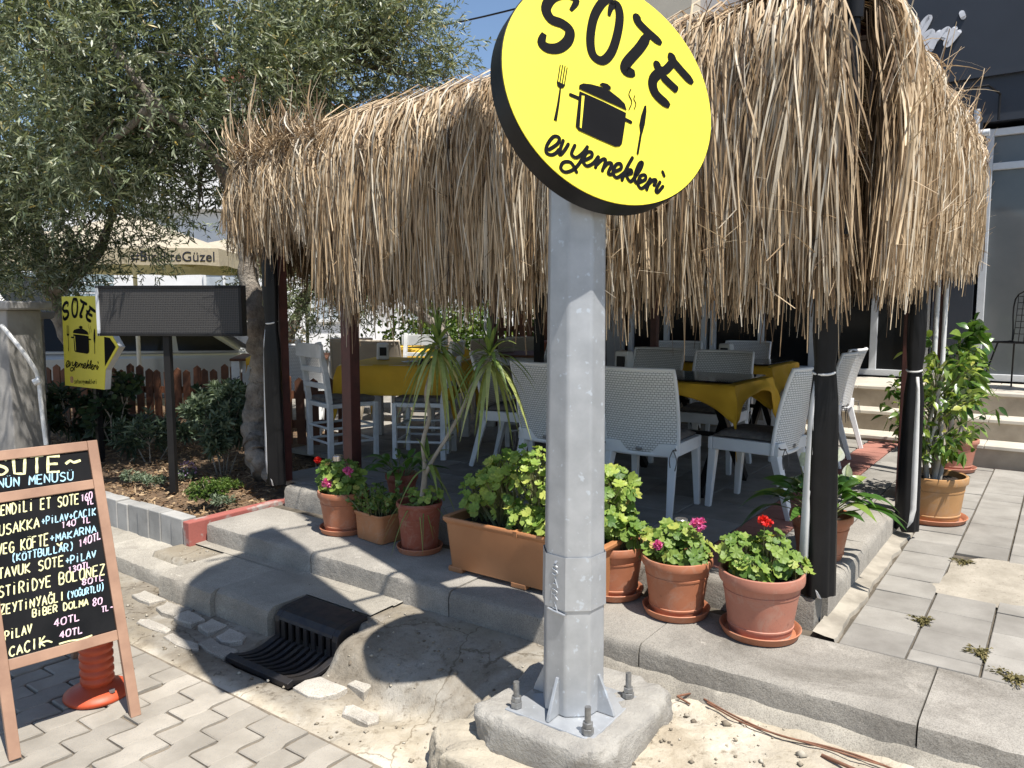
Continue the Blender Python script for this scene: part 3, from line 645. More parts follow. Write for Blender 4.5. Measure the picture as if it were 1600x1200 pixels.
# round sign
SA, SB = .441, .265; SR = .392
S_t = Vector((math.cos(SA), math.sin(SA), 0)); n0 = Vector((math.sin(SA), -math.cos(SA), 0))
S_n = n0*math.cos(SB) + Vector((0,0,math.sin(SB))); S_w = Vector((0,0,math.cos(SB))) - n0*math.sin(SB)
S_C = Vector((.323, 2.544, 2.294))
def ondisc(px, py):
    r = ray(px, py); k = S_n.dot(S_C - Vector((0,0,CAMH)))/S_n.dot(r); x = r*k + Vector((0,0,CAMH)) - S_C
    return (x.dot(S_t), x.dot(S_w))
c5 = lambda x, y: ondisc(750 + x/3.53, y/3.53)
def ringpts(r, off, n=96): return [S_C - PB + S_t*math.cos(2*math.pi*i/n)*r + S_w*math.sin(2*math.pi*i/n)*r + S_n*off for i in range(n)]
mb = MB(); mb.prism(ringpts(SR, -.082), S_n*.080); sd = mb.build('round_sign', M['black_paint'], post, smooth=40, bevel=.002)
mb = MB(); mb.prism(ringpts(SR-.004, -.002), S_n*.004); mb.build('sign_face', M['yellow'], sd)
sc_ = lambda w: w/3.53*.0021
BR = lambda t: .35 + .75*min(1, t*7, (1-t)*7+.25)
LOGO = {'sote': [], 'script': [], 'emblem': []}
for pts, w, cl in (
    ([(497,62),(528,8),(478,-30),(400,-12),(362,48),(388,108),(450,134),(492,172),(482,228),(432,268),(370,268),(338,235),(352,188)], 54, 0),
    ([(708,92),(722,40),(752,30),(768,90),(755,190),(722,290),(672,338),(620,305),(606,215),(625,100),(668,22),(705,0),(738,30)], 48, 0),
    ([(862,78),(868,122),(920,178),(998,246)], 50, 0), ([(932,180),(882,262),(805,352),(802,395),(852,406)], 56, 0),
    ([(1062,300),(1056,330),(1098,384),(1170,464)], 52, 0), ([(972,338),(978,376),(1016,392),(1064,340)], 46, 0), ([(1012,384),(952,440),(964,518),(1042,590)], 54, 0), ([(998,420),(1042,464),(1086,504)], 48, 0)):
    LOGO['sote'].append(([c5(*p) for p in pts], sc_(w), cl))
for pts in ([(378,828),(425,795),(434,762),(402,757),(368,802),(363,842),(388,857),(414,848),(432,828)],[(456,778),(436,838),(441,856),(466,828),(484,798)],
    [(520,805),(502,850),(526,872),(562,848),(590,812)],[(588,815),(560,880),(520,932),(470,952),(443,930),(458,898),(500,900),(530,952)],
    [(575,886),(612,866),(612,842),(584,846),(566,890),(586,918),(622,902),(648,868)],[(650,868),(634,926)],[(640,912),(672,882),(690,886),(672,944)],[(676,930),(704,902),(724,908),(704,956),(722,964),(742,940)],
    [(742,948),(774,932),(772,906),(746,912),(730,954),(750,982),(786,960),(812,930)],[(838,872),(806,930),(780,996)],[(796,966),(828,938),(832,958),(806,970),(826,1004),(850,980)],
    [(850,980),(884,930),(892,898),(872,910),(850,972),(858,1012),(884,994)],[(872,1010),(908,992),(908,968),(882,974),(868,1014),(886,1042),(918,1018),(936,988)],[(936,988),(916,1048)],[(928,1016),(950,996),(968,996),(956,1024)],[(990,1006),(968,1048),(976,1064),(1006,1030)],[(1004,950),(1012,972)]):
    LOGO['script'].append(([c5(*p) for p in pts], sc_(20), 0))
def emblem():
    E = []; q = lambda L: [c5(*p) for p in L]
    for a, b in (((440,362),(425,458)),((453,363),(437,464)),((466,368),(450,468)),((478,377),(463,470))): E.append(('s', q([a,b]), sc_(6)))
    E.append(('p', q([(420,450),(468,472),(458,488),(440,490),(424,478)]))); E.append(('t', q([(441,484),(428,580),(412,668)]), sc_(19)))
    E.append(('p', q([(542,492),(545,472),(566,463),(610,468),(655,480),(715,506),(765,545),(795,575),(806,612)]))); E.append(('p', q([(655,468),(672,459),(700,466),(718,482),(718,497),(703,500),(696,515),(665,505),(675,486)])))
    E.append(('p', q([(545,506),(672,562),(802,626),(796,690),(780,795),(768,810),(742,812),(640,768),(540,722),(524,700),(530,640)])))
    E.append(('s', q([(497,526),(545,546)]), sc_(22))); E.append(('s', q([(795,660),(828,676)]), sc_(22)))
    E.append(('h', q([(557,532),(572,534),(555,712),(546,706)])))
    E.append(('s', q([(829,495),(818,525),(834,565),(818,608)]), sc_(6))); E.append(('s', q([(851,530),(846,550),(857,575),(848,604)]), sc_(6)))
    E.append(('p', q([(914,584),(903,586),(885,640),(875,690),(880,738),(892,742),(906,690),(915,620)]))); E.append(('s', q([(885,735),(866,850)]), sc_(14)))
    return E
LOGO['emblem'] = emblem()
def put(groups, C, X, Y, N, names, xf, ws, parent, ink, hl):
    """ink the logo pieces; xf maps disc coordinates to panel coordinates"""
    out = []
    for nm in names:
        I = Ink(C, X, Y, N); H = Ink(C, X, Y, N, .0032)
        if nm == 'emblem':
            for e in LOGO['emblem']:
                p = [xf(nm, t) for t in e[1]]
                if e[0] == 's': I.stroke(p, e[2]*ws)
                elif e[0] == 't': I.stroke(p, e[2]*ws, taper=lambda t: .45+.55*t)
                elif e[0] == 'p': I.poly(p)
                else: H.poly(p)
            if H.mb.v: H.build('pot_highlight', hl, parent)
            I.build('pot_emblem', ink, parent)
        else:
            for p, w, cl in LOGO[nm]: I.stroke([xf(nm, t) for t in p], w*ws, taper=BR if nm == 'sote' else None)
            I.build('sign_lettering', ink, parent)
put(None, S_C - PB + S_n*.002, S_t, S_w, S_n, ('sote', 'emblem', 'script'), lambda nm, t: t, 1.0, sd, M['ink'], M['yellow'])
mb = MB(); mb.box((.03,.10,1.96), (.05,.10,.05)); mb.build('sign_bracket', M['bolt'], post)
# unseen wide panels and mast added to the post, outlined to cast the gutter shadow
pd = Vector((.80, .59, 0)); pn = Vector((-SD.x, -SD.y, 0))
for poly in ([(-.90,2.42),(-.90,4.2),(-.82,4.75),(-.62,5.3),(-.35,5.65),(-.16,5.8),(-.16,2.55)], [(.115,5.85),(.40,5.85),(.55,5.5),(.55,2.66),(.115,2.62)]):
    mb = MB(); mb.prism([pd*p + Vector((0,0,z)) + pn*.03 for p, z in poly], pn*.05); mb.build('added_shadow_panel', M['black_paint'], post)
mb = MB(); mb.tube([(0,.19,1.66),(0,.19,6.1)], .048, 12); mb.build('mast', M['steel'], post, smooth=40)
mb = MB(); mb.box((0,.13,1.72), (.08,.12,.04)); mb.build('mast_clamp', M['bolt'], post)
for z in (2.95, 4.2, 5.4):
    mb = MB(); mb.bar(pd*-.7+Vector((0,.19,z)), pd*.5+Vector((0,.19,z)), .02, .02); mb.build('panel_bracket', M['bolt'], post)

# ================================================================== CHALKBOARD
BB = Vector((-1.47, 2.886, 0)); baz, bth = R(45), R(19)
bw = Vector((math.cos(baz), math.sin(baz), 0)); bk = Vector((-bw.y, bw.x, 0)); bup = bk*math.sin(bth) + Vector((0,0,math.cos(bth))); bn = bw.cross(bup)
ab = thing('chalkboard', 'brown wooden A-frame chalkboard with handwritten menu on the grey pavers', 'menu board', BB)
bp = lambda x, y, o=0: bw*x + bup*y + bn*o
def plank(name, x0, x1, y0, y1, parent=ab, m=M['board_wood'], o0=-.012, o1=.012):
    mb = MB(); mb.prism([bp(x0,y0,o0), bp(x1,y0,o0), bp(x1,y1,o0), bp(x0,y1,o0)], bn*(o1-o0)); return mb.build(name, m, parent, bevel=.002)
BWd = .442
plank('leg', -.034, .004, 0, 1.112); plank('leg', -BWd, -BWd+.038, 0, 1.112)
for y0, y1 in ((1.074, 1.112), (.914, .952), (.304, .343)): plank('rail', -BWd+.0385, -.0345, y0, y1, o0=-.011, o1=.0105)
pl1 = plank('writing_panel', -BWd+.039, -.035, .344, .913, m=M['slate'], o0=-.006, o1=.003); pl2 = plank('writing_panel', -BWd+.039, -.035, .953, 1.073, m=M['slate'], o0=-.006, o1=.003)
for x in (-.03, -BWd+.03):     # rear legs
    mb = MB(); t = bp(x, 1.06, -.03); mb.bar(t, Vector((t.x, t.y, 0)) + bk*.36 + Vector((0,0,.0)), .036, .022, up=bw); mb.build('rear_leg', M['board_wood'], ab, bevel=.002)
def onboard(cx, cy):
    r = ray(cx/2.3077, 680 + cy/2.3077); k = bn.dot(BB + bn*.003 - Vector((0,0,CAMH)))/bn.dot(r); x = r*k + Vector((0,0,CAMH)) - BB
    return (x.dot(bw), x.dot(bup))
chalk_m = {c: mat('chalk_'+c, v, tuple(x*.72 for x in v), .95, scale=90, bstr=0, lo=.42, hi=.5) for c, v in (('yellow',(.82,.78,.42)),('blue',(.42,.68,.80)),('pink',(.80,.55,.68)))}
TX = [('Y',2,'S□TE~',-18,145,300,128,60,8.5,1.0),('B',2,'GÜNÜN MENÜSÜ',-62,198,272,160,32,4.2,1.0),
 ('Y',1,'BEĞENDİLİ ET SOTE',-58,300,290,246,38,4.4),('P',1,'160',292,240,335,228,26,3.6),('P',1,'TL',312,254,342,246,18,3.4),
 ('Y',1,'MUSAKKA',-28,370,148,330,38,4.4),('B',1,'+PİLAV+CACIK',150,325,350,286,26,3.8),('P',1,'140 TL',222,336,332,312,22,3.6),
 ('Y',1,'VEG KÖFTE',-8,432,180,394,40,4.4),('B',1,'+MAKARNA',180,388,352,348,27,3.8),('B',1,'(KÖTTBULLAR)',42,458,270,412,27,3.8),('P',1,'140TL',284,404,368,372,27,3.8),
 ('Y',1,'TAVUK SOTE',-6,520,236,468,36,4.4),('B',1,'+PİLAV',236,468,350,438,27,3.8),('P',1,'130TL',246,498,330,474,22,3.6),
 ('Y',1,'İSTİRİDYE BOLONEZ',-28,592,384,500,38,4.4),('P',1,'80TL',296,542,380,520,20,3.6),
 ('Y',1,'ZEYTİNYAĞLI',2,648,238,594,34,4.2),('B',1,'(YOĞURTLU)',242,590,378,558,24,3.6),('Y',1,'BİBER DOLMA',118,656,322,612,26,4.0),('P',1,'80',334,616,372,606,26,3.6),('P',1,'TL-',366,638,412,628,20,3.6),
 ('Y',1,'PİLAV',18,740,120,712,32,4.4),('P',1,'40TL',196,692,294,664,26,3.8),('Y',1,'CACIK',34,800,170,760,36,4.6),('P',1,'40TL',216,734,304,710,25,3.8)]
inks = {}
for row in TX:
    c, pan, s, x0, y0, x1, y1, h, w = row[:9]; key = (c, pan, y0)
    if key not in inks: inks[key] = Ink(bp(0,0,.003), bw, bup, bn, .0006)
    I = inks[key]; n = len(s); ux, uy = (x1-x0)/n, (y1-y0)/n; cwd = ux*.74/4
    for i, chh in enumerate(s):
        jx, jy, js = random.uniform(-.5,.5), random.uniform(-1.2,1.2), random.uniform(.92,1.06)
        for stn in FT[chh]:
            pts = []
            for (p, q) in stn:
                X = x0 + ux*i + p*cwd + jx; Y = y0 + uy*i + uy*p/5 - q*h/6*js + jy
                pts.append(onboard(X, Y))
            if chh in CURVY: pts = [(v.x, v.y) for v in catmull([(a, b, 0) for a, b in pts], 4)]
            ph_ = random.random()*6; I.stroke([(q.x, q.y) for q in catmull([(a, b, 0) for a, b in pts], 3)] if len(pts) > 2 and chh in CURVY else [(pts[k_][0]+(pts[k_+1][0]-pts[k_][0])*f_, pts[k_][1]+(pts[k_+1][1]-pts[k_][1])*f_) for k_ in range(len(pts)-1) for f_ in (0,.33,.66)] + [pts[-1]], w*.00115, smooth=False, taper=lambda t: .72 + .38*abs(math.sin(t*5+ph_)))
sm = Ink(bp(0,0,.003), bw, bup, bn, .0006)
for L in ([(206,392),(216,398),(222,388)],[(150,748),(170,742),(186,746)],[(215,752),(250,742),(290,736),(330,722)]): sm.stroke([onboard(*p) for p in L], .006)
sm.build('chalk_smear', chalk_m['yellow'], pl1)
nm = {'Y':'yellow','B':'blue','P':'pink'}
for (c, pan, _), I in inks.items(): I.build('chalk_lettering', chalk_m[nm[c]], pl1 if pan == 1 else pl2)

# bollard behind the chalkboard
bo = thing('bollard', 'ribbed orange plastic bollard standing behind the wooden chalkboard', 'bollard', (-1.72, 3.05, 0))
om = mat('orange_plastic', (.50,.075,.022), (.42,.06,.02), .5, scale=8, bscale=60, bstr=.08)
mb = MB(); mb.lathe([(.125,0),(.13,.008),(.128,.018),(.10,.034),(.072,.042),(.060,.052)], 36); mb.build('base', om, bo, smooth=50)
prof = [(.058, .050)]; z = .055
while z < .60: prof += [(.058, z), (.0645, z+.010), (.0645, z+.022), (.058, z+.030)]; z += .0335
prof += [(.055, z+.01), (.04, z+.03), (.0, z+.035)]
mb = MB(); mb.lathe(prof[:-1], 32); mb.build('body', om, bo, smooth=70)
mb = MB(); mb.tube([(.085,-.05,.035),(.085,-.05,.046)], .012, 6); mb.build('bolt_head', M['bolt'], bo)

# ================================================================== STORM DRAIN
dr = thing('storm_drain', 'black cast iron kerb inlet with curved grate below the concrete ramp', 'drain', W(2.07,-.93,0), ROT)
mb = MB(); L = .225    # hood: curved shell with a slotted front
prof = [(-.085,-.05),(-.085,.075),(-.078,.10),(-.055,.122),(-.02,.132),(.11,.140),(.11,-.05)]
for x0, x1 in ((-L, -L+.035), (L-.035, L)):
    mb.prism([(x0, y, z) for y, z in prof], (x1-x0, 0, 0))
mb.prism([(-L+.0352, y, z) for y, z in [(-.085,.085),(-.078,.10),(-.055,.122),(-.02,.132),(.11,.140),(.11,.125),(-.01,.116),(-.05,.10),(-.068,.085)]], (2*L-.0704, 0, 0))
for k in range(7): 
    x = -L+.062 + k*(2*L-.124)/6; mb.prism([(x-.013, y, z) for y, z in ((-.0845,-.02),(-.0845,.084),(-.0685,.084),(-.0685,-.02))], (.026, 0, 0))
mb.build('hood', M['iron'], dr, bevel=.003)
mb = MB()
def gprof(y): return -.012 - .05*math.sin(max(0, min(1, (y+.34)/.25))*math.pi)*.6
ys = [-.335 + .255*i/10 for i in range(11)]
for k in range(10):
    x = -L+.02 + k*(2*L-.04)/9; w = .011 if 0 < k < 9 else .018
    top = [(x-w, y, gprof(y)+.03) for y in ys]; 
    mb.prism([(x-w, y, gprof(y)+.016) for y in ys] + [(x-w, y, gprof(y)) for y in reversed(ys)], (2*w, 0, 0))
mb.prism([(-L, -.36, -.006), (-L, -.33, .004), (-L,-.33,-.03), (-L,-.36,-.03)], (2*L, 0, 0)); mb.build('grate', M['iron'], dr, bevel=.002)
mb = MB(); mb.box((0,-.21,-.062), (2*L+.02,.31,.01)); mb.box((0,.03,.02), (2*L-.02,.01,.14)); mb.build('pit', M['black_paint'], dr)

# ================================================================== POTTED PLANTS
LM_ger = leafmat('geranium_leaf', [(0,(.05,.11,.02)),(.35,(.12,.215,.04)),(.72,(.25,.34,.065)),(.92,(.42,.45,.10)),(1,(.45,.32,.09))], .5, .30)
LM_gery = leafmat('sunlit_geranium_leaf', [(0,(.07,.15,.025)),(.3,(.18,.29,.05)),(.7,(.35,.43,.085)),(1,(.52,.52,.13))], .5, .30)  # lighter copy of the geranium leaf with sunlight put into its greens
LM_lily = leafmat('peace_lily_leaf', [(0,(.03,.08,.015)),(.6,(.075,.165,.03)),(1,(.22,.30,.06))], .28, .22, .6)
LM_fic = leafmat('ficus_leaf', [(0,(.04,.09,.018)),(.45,(.11,.20,.035)),(.8,(.28,.36,.065)),(1,(.45,.46,.11))], .32, .25, .55)
LM_dra = leafmat('dracaena_leaf', [(0,(.09,.16,.035)),(.5,(.19,.26,.065)),(.85,(.36,.38,.13)),(1,(.50,.47,.25))], .4, .25)
LM_suc = leafmat('succulent_leaf', [(0,(.05,.10,.02)),(.5,(.11,.18,.04)),(1,(.22,.29,.07))], .35, .15)
STEM = mat('green_stem', (.16,.19,.07), (.13,.11,.05), .6, scale=20, bstr=.1)
WOODY = mat('pale_woody_stem', (.38,.34,.28), (.22,.19,.15), .85, scale=14, bscale=50, bstr=.5)
PINK = leafmat('pink_petal', [(0,(.55,.05,.26)),(.5,(.72,.12,.38)),(1,(.80,.28,.52))], .6, .35)
REDP = leafmat('red_petal', [(0,(.50,.010,.010)),(.6,(.72,.025,.02)),(1,(.75,.08,.05))], .6, .3)
WHITEP = leafmat('white_spathe', [(0,(.70,.72,.62)),(1,(.82,.83,.76))], .5, .3)

def pot(root, Rr, h, m, saucer=True, z0=.0, taper=.74, rim=.036, ring=True, sm=None):
    z0 = .012 if saucer else 0
    rb = Rr*taper; prof = [(rb*.96, z0), (rb, z0+.012)]
    if ring: prof += [(rb+(Rr*.94-rb)*.10, z0+h*.12), (rb+(Rr*.94-rb)*.10+.003, z0+h*.125), (rb+(Rr*.94-rb)*.12+.003, z0+h*.15), (rb+(Rr*.94-rb)*.12, z0+h*.16)]
    prof += [(rb+(Rr*.94-rb)*.66, z0+h*.66), (rb+(Rr*.94-rb)*.66+.0025, z0+h*.665), (rb+(Rr*.94-rb)*.7+.0025, z0+h*.70), (rb+(Rr*.94-rb)*.7, z0+h*.705)]
    prof += [(Rr*.94, z0+h-rim), (Rr*.985, z0+h-rim), (Rr, z0+h-rim*.75), (Rr*1.0, z0+h-rim*.35), (Rr*.985, z0+h-.003), (Rr*.955, z0+h), (Rr*.91, z0+h-.004), (Rr*.89, z0+h-.03), (Rr*.86, z0+h-.07)]
    mb = MB(); mb.lathe(prof, 48); p = mb.build('pot', m, root, smooth=35)
    if saucer:
        rs = rb*1.27
        mb = MB(); mb.lathe([(rs*.86,0),(rs*.93,.004),(rs*1.0,.028),(rs*1.02,.034),(rs*1.0,.037),(rs*.965,.034),(rs*.88,.011),(0.01,.010)], 48); mb.build('saucer', sm or m, root, smooth=40)
        mb = MB(); mb.lathe([(rb*.985,.0115),(rb*.99,.030),(rb*.97,.034),(rb*.95,.034),(rb*.95,.0115)], 40, closed=True); mb.build('lime_ring', mat('limescale', (.40,.33,.29), (.30,.20,.15), .9, scale=30), p, smooth=40)
    V = []; n = 30
    mb = MB(); rr = Rr*.875
    vs = [(0,0,z0+h-.035)]; fs = []
    for k in (1,2,3,4):
        for i in range(n): vs.append((rr*k/4*math.cos(6.2832*i/n), rr*k/4*math.sin(6.2832*i/n), z0+h-.042+random.uniform(-.006,.008)))
    fs = [(0,1+i,1+(i+1)%n) for i in range(n)] + [(1+k*n+i,1+(k+1)*n+i,1+(k+1)*n+(i+1)%n,1+k*n+(i+1)%n) for k in range(3) for i in range(n)]
    mb.add(vs, fs); mb.build('soil', M['soil'], root, smooth=60)
    return z0+h
def ger_leaf(c, nrm, r, rn):
    """round scalloped cupped leaf"""
    n = 22; nrm = unit(nrm); x = unit(np.cross(nrm, rng.normal(size=3))); y = np.cross(nrm, x)
    t = np.linspace(.18, 2*np.pi-.18, n); q0 = rng.uniform(.05,.20); rr = r*(1+.10*np.cos(7*t)+.05*np.cos(14*t)); zz = q0*r*np.cos(7*t) + rng.uniform(-.05,.25)*r
    rim = c + np.outer(rr*np.cos(t), x) + np.outer(rr*np.sin(t), y) + np.outer(zz, nrm)
    mid = c + np.outer(rr*.5*np.cos(t), x) + np.outer(rr*.5*np.sin(t), y) + np.outer(.03*r*np.cos(7*t), nrm)
    V = np.concatenate([[c - nrm*.05*r], mid, rim]); F = []
    for i in range(n-1): F.append((0, 1+i, 2+i, 2+i)); F.append((1+i, 1+n+i, 2+n+i, 2+i))
    return V, F
def ger_mesh(name, pts, nr, rad, m, parent, rnd):
    V = []; F = []; r = []; o = 0
    for c, nn, q, k in zip(pts, nr, rad, rnd):
        v, f = ger_leaf(c, nn, q, k); V.append(v); F += [tuple(dict.fromkeys(i+o for i in ff)) for ff in f]; r += [k]*len(v); o += len(v)
    me = bpy.data.meshes.new(name); me.from_pydata(np.concatenate(V).tolist(), [], F); me.update()
    a = me.attributes.new('rnd','FLOAT','POINT'); a.data.foreach_set('value', r)
    return finish(name, me, m, parent, smooth=180)
def geranium(root, ztop, spots, n, m, rl=(.022,.038), flowers=()):
    n = int(n*1.5); rl = (rl[0]*.72, rl[1]*.88)
    """spots: list of (x,y,z,rx,ry,rz) mounds above the soil; every leaf has its petiole"""
    P = []; Nn = []; rad = []; rn = []; st = MB()
    tot = sum(s[3]*s[4] for s in spots)
    for (x, y, z, rx, ry, rz) in spots:
        k = int(n*rx*ry/tot); roots = [(x+random.uniform(-.35,.35)*rx, y+random.uniform(-.35,.35)*ry) for _ in range(max(2, k//14))]
        for i in range(k):
            d = unit(rng.normal(size=3)*np.array([1,1,.8]) + np.array([0,0,.35])); f = rng.uniform(.62, 1.03)
            c = np.array([x,y,z]) + d*np.array([rx,ry,rz])*f
            if c[2] < ztop-.07: continue
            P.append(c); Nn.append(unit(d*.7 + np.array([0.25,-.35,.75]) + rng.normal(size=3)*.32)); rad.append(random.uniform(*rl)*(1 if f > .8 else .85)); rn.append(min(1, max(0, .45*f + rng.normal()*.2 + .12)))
            if i % 2 == 0:
                q = roots[i % len(roots)]; st.tube([(q[0], q[1], ztop-.05), ((q[0]+c[0])/2, (q[1]+c[1])/2, (ztop+c[2])/2+.01), tuple(c)], [.003,.002,.0013], 5, cap=False)
        for q in roots: st.tube([(q[0]*.6, q[1]*.6, ztop-.06), (q[0], q[1], z+rz*.2), (q[0]+random.uniform(-.03,.03), q[1]+random.uniform(-.03,.03), z+rz*.7)], [.006,.005,.003], 6)
    ger_mesh('foliage', P, Nn, rad, m, root, rn); st.build('stems', STEM, root, smooth=60)
    for (x, y, z, r, fm) in flowers:
        nf = 34; d = unit(rng.normal(size=(nf,3)) + np.array([0,0,.6])); pp = np.array([x,y,z]) + d*r*rng.uniform(.5,1,(nf,1)); vs = []
        V, F, rr = leaves(np.repeat(pp, 5, 0), np.repeat(d, 5, 0)*.5 + rng.normal(size=(nf*5,3))*.8, rng.uniform(.010,.017,nf*5), .011, rng.random(nf*5), 2, 0, [.35,1,.7])
        fo = npmesh('flower_head', V, F, fm, root, rr)
        s2 = MB(); s2.tube([(x*.5, y*.5, ztop-.04), (x*.85, y*.85, (ztop+z)/2), (x, y, z)], [.0025,.002,.002], 5); s2.build('flower_stalk', STEM, fo)

t = thing('potted_geranium', 'red flowered geranium in pinkish round pot at the terrace corner', 'potted plant', W(.196,-.165,ZS), ROT+.3, 'geraniums in round pots')
zt = pot(t, .172, .262, M['terracotta_pink'], sm=M['terracotta'], rim=.045)
geranium(t, zt, [(-.085,.01,zt+.045,.095,.09,.10),(.035,-.0,zt+.06,.075,.08,.115),(-.04,-.06,zt+.01,.09,.06,.07),(.115,.03,zt+.015,.07,.07,.06)], 150, LM_ger, (.02,.034), [(.005,-.02,zt+.20,.024,REDP)])
t = thing('potted_geranium', 'pink flowered geranium with yellowing leaves in terracotta pot right of the post', 'potted plant', W(.568,-.17,ZS), ROT, 'geraniums in round pots')
zt = pot(t, .155, .25, M['terracotta'])
geranium(t, zt, [(-.01,.02,zt+.04,.12,.10,.11),(.075,-.0,zt+.02,.08,.08,.085),(-.085,-.02,zt+.01,.06,.07,.06)], 120, LM_ger, (.022,.036), [(.10,-.01,zt+.155,.030,PINK),(-.06,-.07,zt+.05,.012,PINK)])
t = thing('potted_geranium', 'tall leafy green geranium without flowers half hidden by the post', 'potted plant', W(.905,-.13,ZS), ROT, 'geraniums in round pots')
zt = pot(t, .150, .24, M['terracotta'])
geranium(t, zt, [(-.03,.0,zt+.10,.13,.11,.12),(-.01,.03,zt+.24,.10,.10,.11),(.06,-.03,zt+.06,.09,.09,.08),(.15,.0,zt+.07,.05,.05,.03)], 130, LM_ger, (.026,.042))
t = thing('potted_geranium', 'pink flowered geranium in terracotta pot at the left end of the kerb', 'potted plant', W(2.72,-.18,ZS), ROT, 'geraniums in round pots')
zt = pot(t, .155, .245, M['terracotta'])
geranium(t, zt, [(-.02,.0,zt+.09,.15,.12,.11),(.08,-.03,zt+.04,.10,.09,.08),(-.10,-.02,zt+.04,.06,.08,.07)], 120, LM_ger, (.024,.04), [(.0,-.13,zt+.06,.022,PINK),(.145,-.09,zt+.14,.024,PINK),(-.19,-.03,zt+.16,.014,REDP)])
# long trough of geraniums
t = thing('planter_trough', 'long brown trough full of bright green geranium leaves left of the post', 'planter', W(1.30,-.225,ZS), ROT)
def trough(root, L, Dp, h, m, foot=.025, rim=.03, tp=.86, ribs=0):
    mb = MB(); 
    def ring(sx, sy, z, r=.03, n=5):
        o = []
        for cx, cy, a0 in ((1,-1,-90),(1,1,0),(-1,1,90),(-1,-1,180)):
            for i in range(n): a = R(a0 + 90*i/(n-1)); o.append(((sx-r)*cx + r*math.cos(a), (sy-r)*cy + r*math.sin(a), z))
        return o
    lx, ly = L/2, Dp/2; secs = [(lx*.93, ly*tp, foot), (lx*.935, ly*tp+.002, foot+.01), (lx*.985, ly*.965, foot+h-rim), (lx*1.0, ly*.99, foot+h-rim), (lx*1.02, ly*1.04, foot+h-rim*.6), (lx*1.02, ly*1.04, foot+h-.006), (lx*1.01, ly*1.02, foot+h), (lx*.955, ly*.90, foot+h-.002), (lx*.945, ly*.88, foot+h-.07)]
    vs = []; 
    for s in secs: vs += ring(*s)
    n = 20; m_ = len(secs)
    mb.add(vs, [(i*n+k, i*n+(k+1)%n, (i+1)*n+(k+1)%n, (i+1)*n+k) for i in range(m_-1) for k in range(n)] + [tuple(range(n-1,-1,-1)), tuple(range((m_-1)*n, m_*n))])
    b = mb.build('trough', m, root, smooth=35)
    for x in (-lx*.86, 0, lx*.86):
        for y in ((-1, 1) if foot > .01 else ()):
            q = MB(); q.box((x, y*ly*.74, foot/2+.003), (.09, .04, foot+.004)); q.build('foot', m, b, bevel=.006)
    for x in ((0,) if ribs else ()):
        q = MB(); q.prism([(x-.012, -ly*1.045, foot+h-rim), (x+.012, -ly*1.045, foot+h-rim), (x+.012, -ly*1.045-.004, foot+h+.002), (x-.012, -ly*1.045-.004, foot+h+.002)], (0,.05,0)); q.build('rim_clip', m, b, bevel=.003)
    q = MB(); k = 24; vs = [((i/(k-1)-.5)*L*.93, (j/7-.5)*Dp*.86, foot+h-.045+random.uniform(-.008,.008)) for i in range(k) for j in range(8)]
    q.add(vs, [(i*8+j, (i+1)*8+j, (i+1)*8+j+1, i*8+j+1) for i in range(k-1) for j in range(7)]); q.build('soil', M['soil'], root, smooth=60)
    return foot+h
tm = mat('grained_trough_plastic', (.44,.20,.085), (.38,.165,.068), .5, scale=4, bscale=30, bstr=.1)
zt = trough(t, .92, .30, .265, tm, ribs=1)
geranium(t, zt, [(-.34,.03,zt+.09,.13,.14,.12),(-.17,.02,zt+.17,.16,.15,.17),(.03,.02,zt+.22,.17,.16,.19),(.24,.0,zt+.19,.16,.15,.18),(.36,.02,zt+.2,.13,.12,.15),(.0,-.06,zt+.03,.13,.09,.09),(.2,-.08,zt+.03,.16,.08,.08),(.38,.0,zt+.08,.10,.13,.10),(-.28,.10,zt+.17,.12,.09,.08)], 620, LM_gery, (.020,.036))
# small trough of succulents
t = thing('planter_trough', 'small square brown trough of fleshy green succulents between two pots', 'planter', W(2.425,-.165,ZS), ROT-.12)
zt = trough(t, .255, .20, .165, M['terracotta_wood'], foot=.006, rim=.022, tp=.9)
P = []; D = []
sx = MB()
for i in range(46):
    q = np.array([random.uniform(-.11,.11), random.uniform(-.08,.08), zt-.04]); d = unit(np.array([q[0]*4, q[1]*4-.1, 1]) + rng.normal(size=3)*.25); L = random.uniform(.09,.19); e = q + d*L
    sx.tube([tuple(q), tuple(q+d*L*.5+np.array([0,0,.01])), tuple(e)], [.004,.0035,.0025], 5)
    for k in range(15): f = .45+.58*k/14; P.append(q+d*L*f); D.append(d*.5 + unit(rng.normal(size=3))*.9)
V, F, r = leaves(P, D, rng.uniform(.02,.034,len(P)), .017, np.clip(rng.normal(.55,.22,len(P)),0,1), 3, 0, [.4,.9,1,.35], fold=.15)
npmesh('foliage', V, F, LM_suc, t, r, True); sx.build('stems', STEM, t, smooth=60)
# dracaena
t = thing('potted_dracaena', 'two headed dracaena with spiky drooping leaves in red brown pot', 'potted plant', W(2.09,-.19,ZS), ROT)
zt = pot(t, .128, .27, M['terracotta_red'], taper=.78, rim=.025, ring=False, sm=M['terracotta'])
inv = Matrix.Translation(W(2.09,-.19,ZS)) @ Matrix.Rotation(ROT, 4, 'Z'); inv = inv.inverted()
def loc(px, py, d): return inv @ ond(px, py, d)
b0 = loc(660, 775, 4.17); b1 = loc(664, 735, 4.17)
s1 = [b0, b1, loc(661,690,4.15), loc(671,650,4.12), loc(666,615,4.10), loc(676,575,4.1), loc(684,538,4.1)]
s2 = [b1 + Vector((.004,0,-.02)), loc(678,715,4.15), loc(700,680,4.12), loc(722,640,4.08), loc(737,605,4.05), loc(752,582,4.03), loc(766,556,4.02)]
mb = MB(); mb.tube(catmull(s1,4), [.016]*5+[.012]*20, 9); mb.build('stem', WOODY, t, smooth=60)
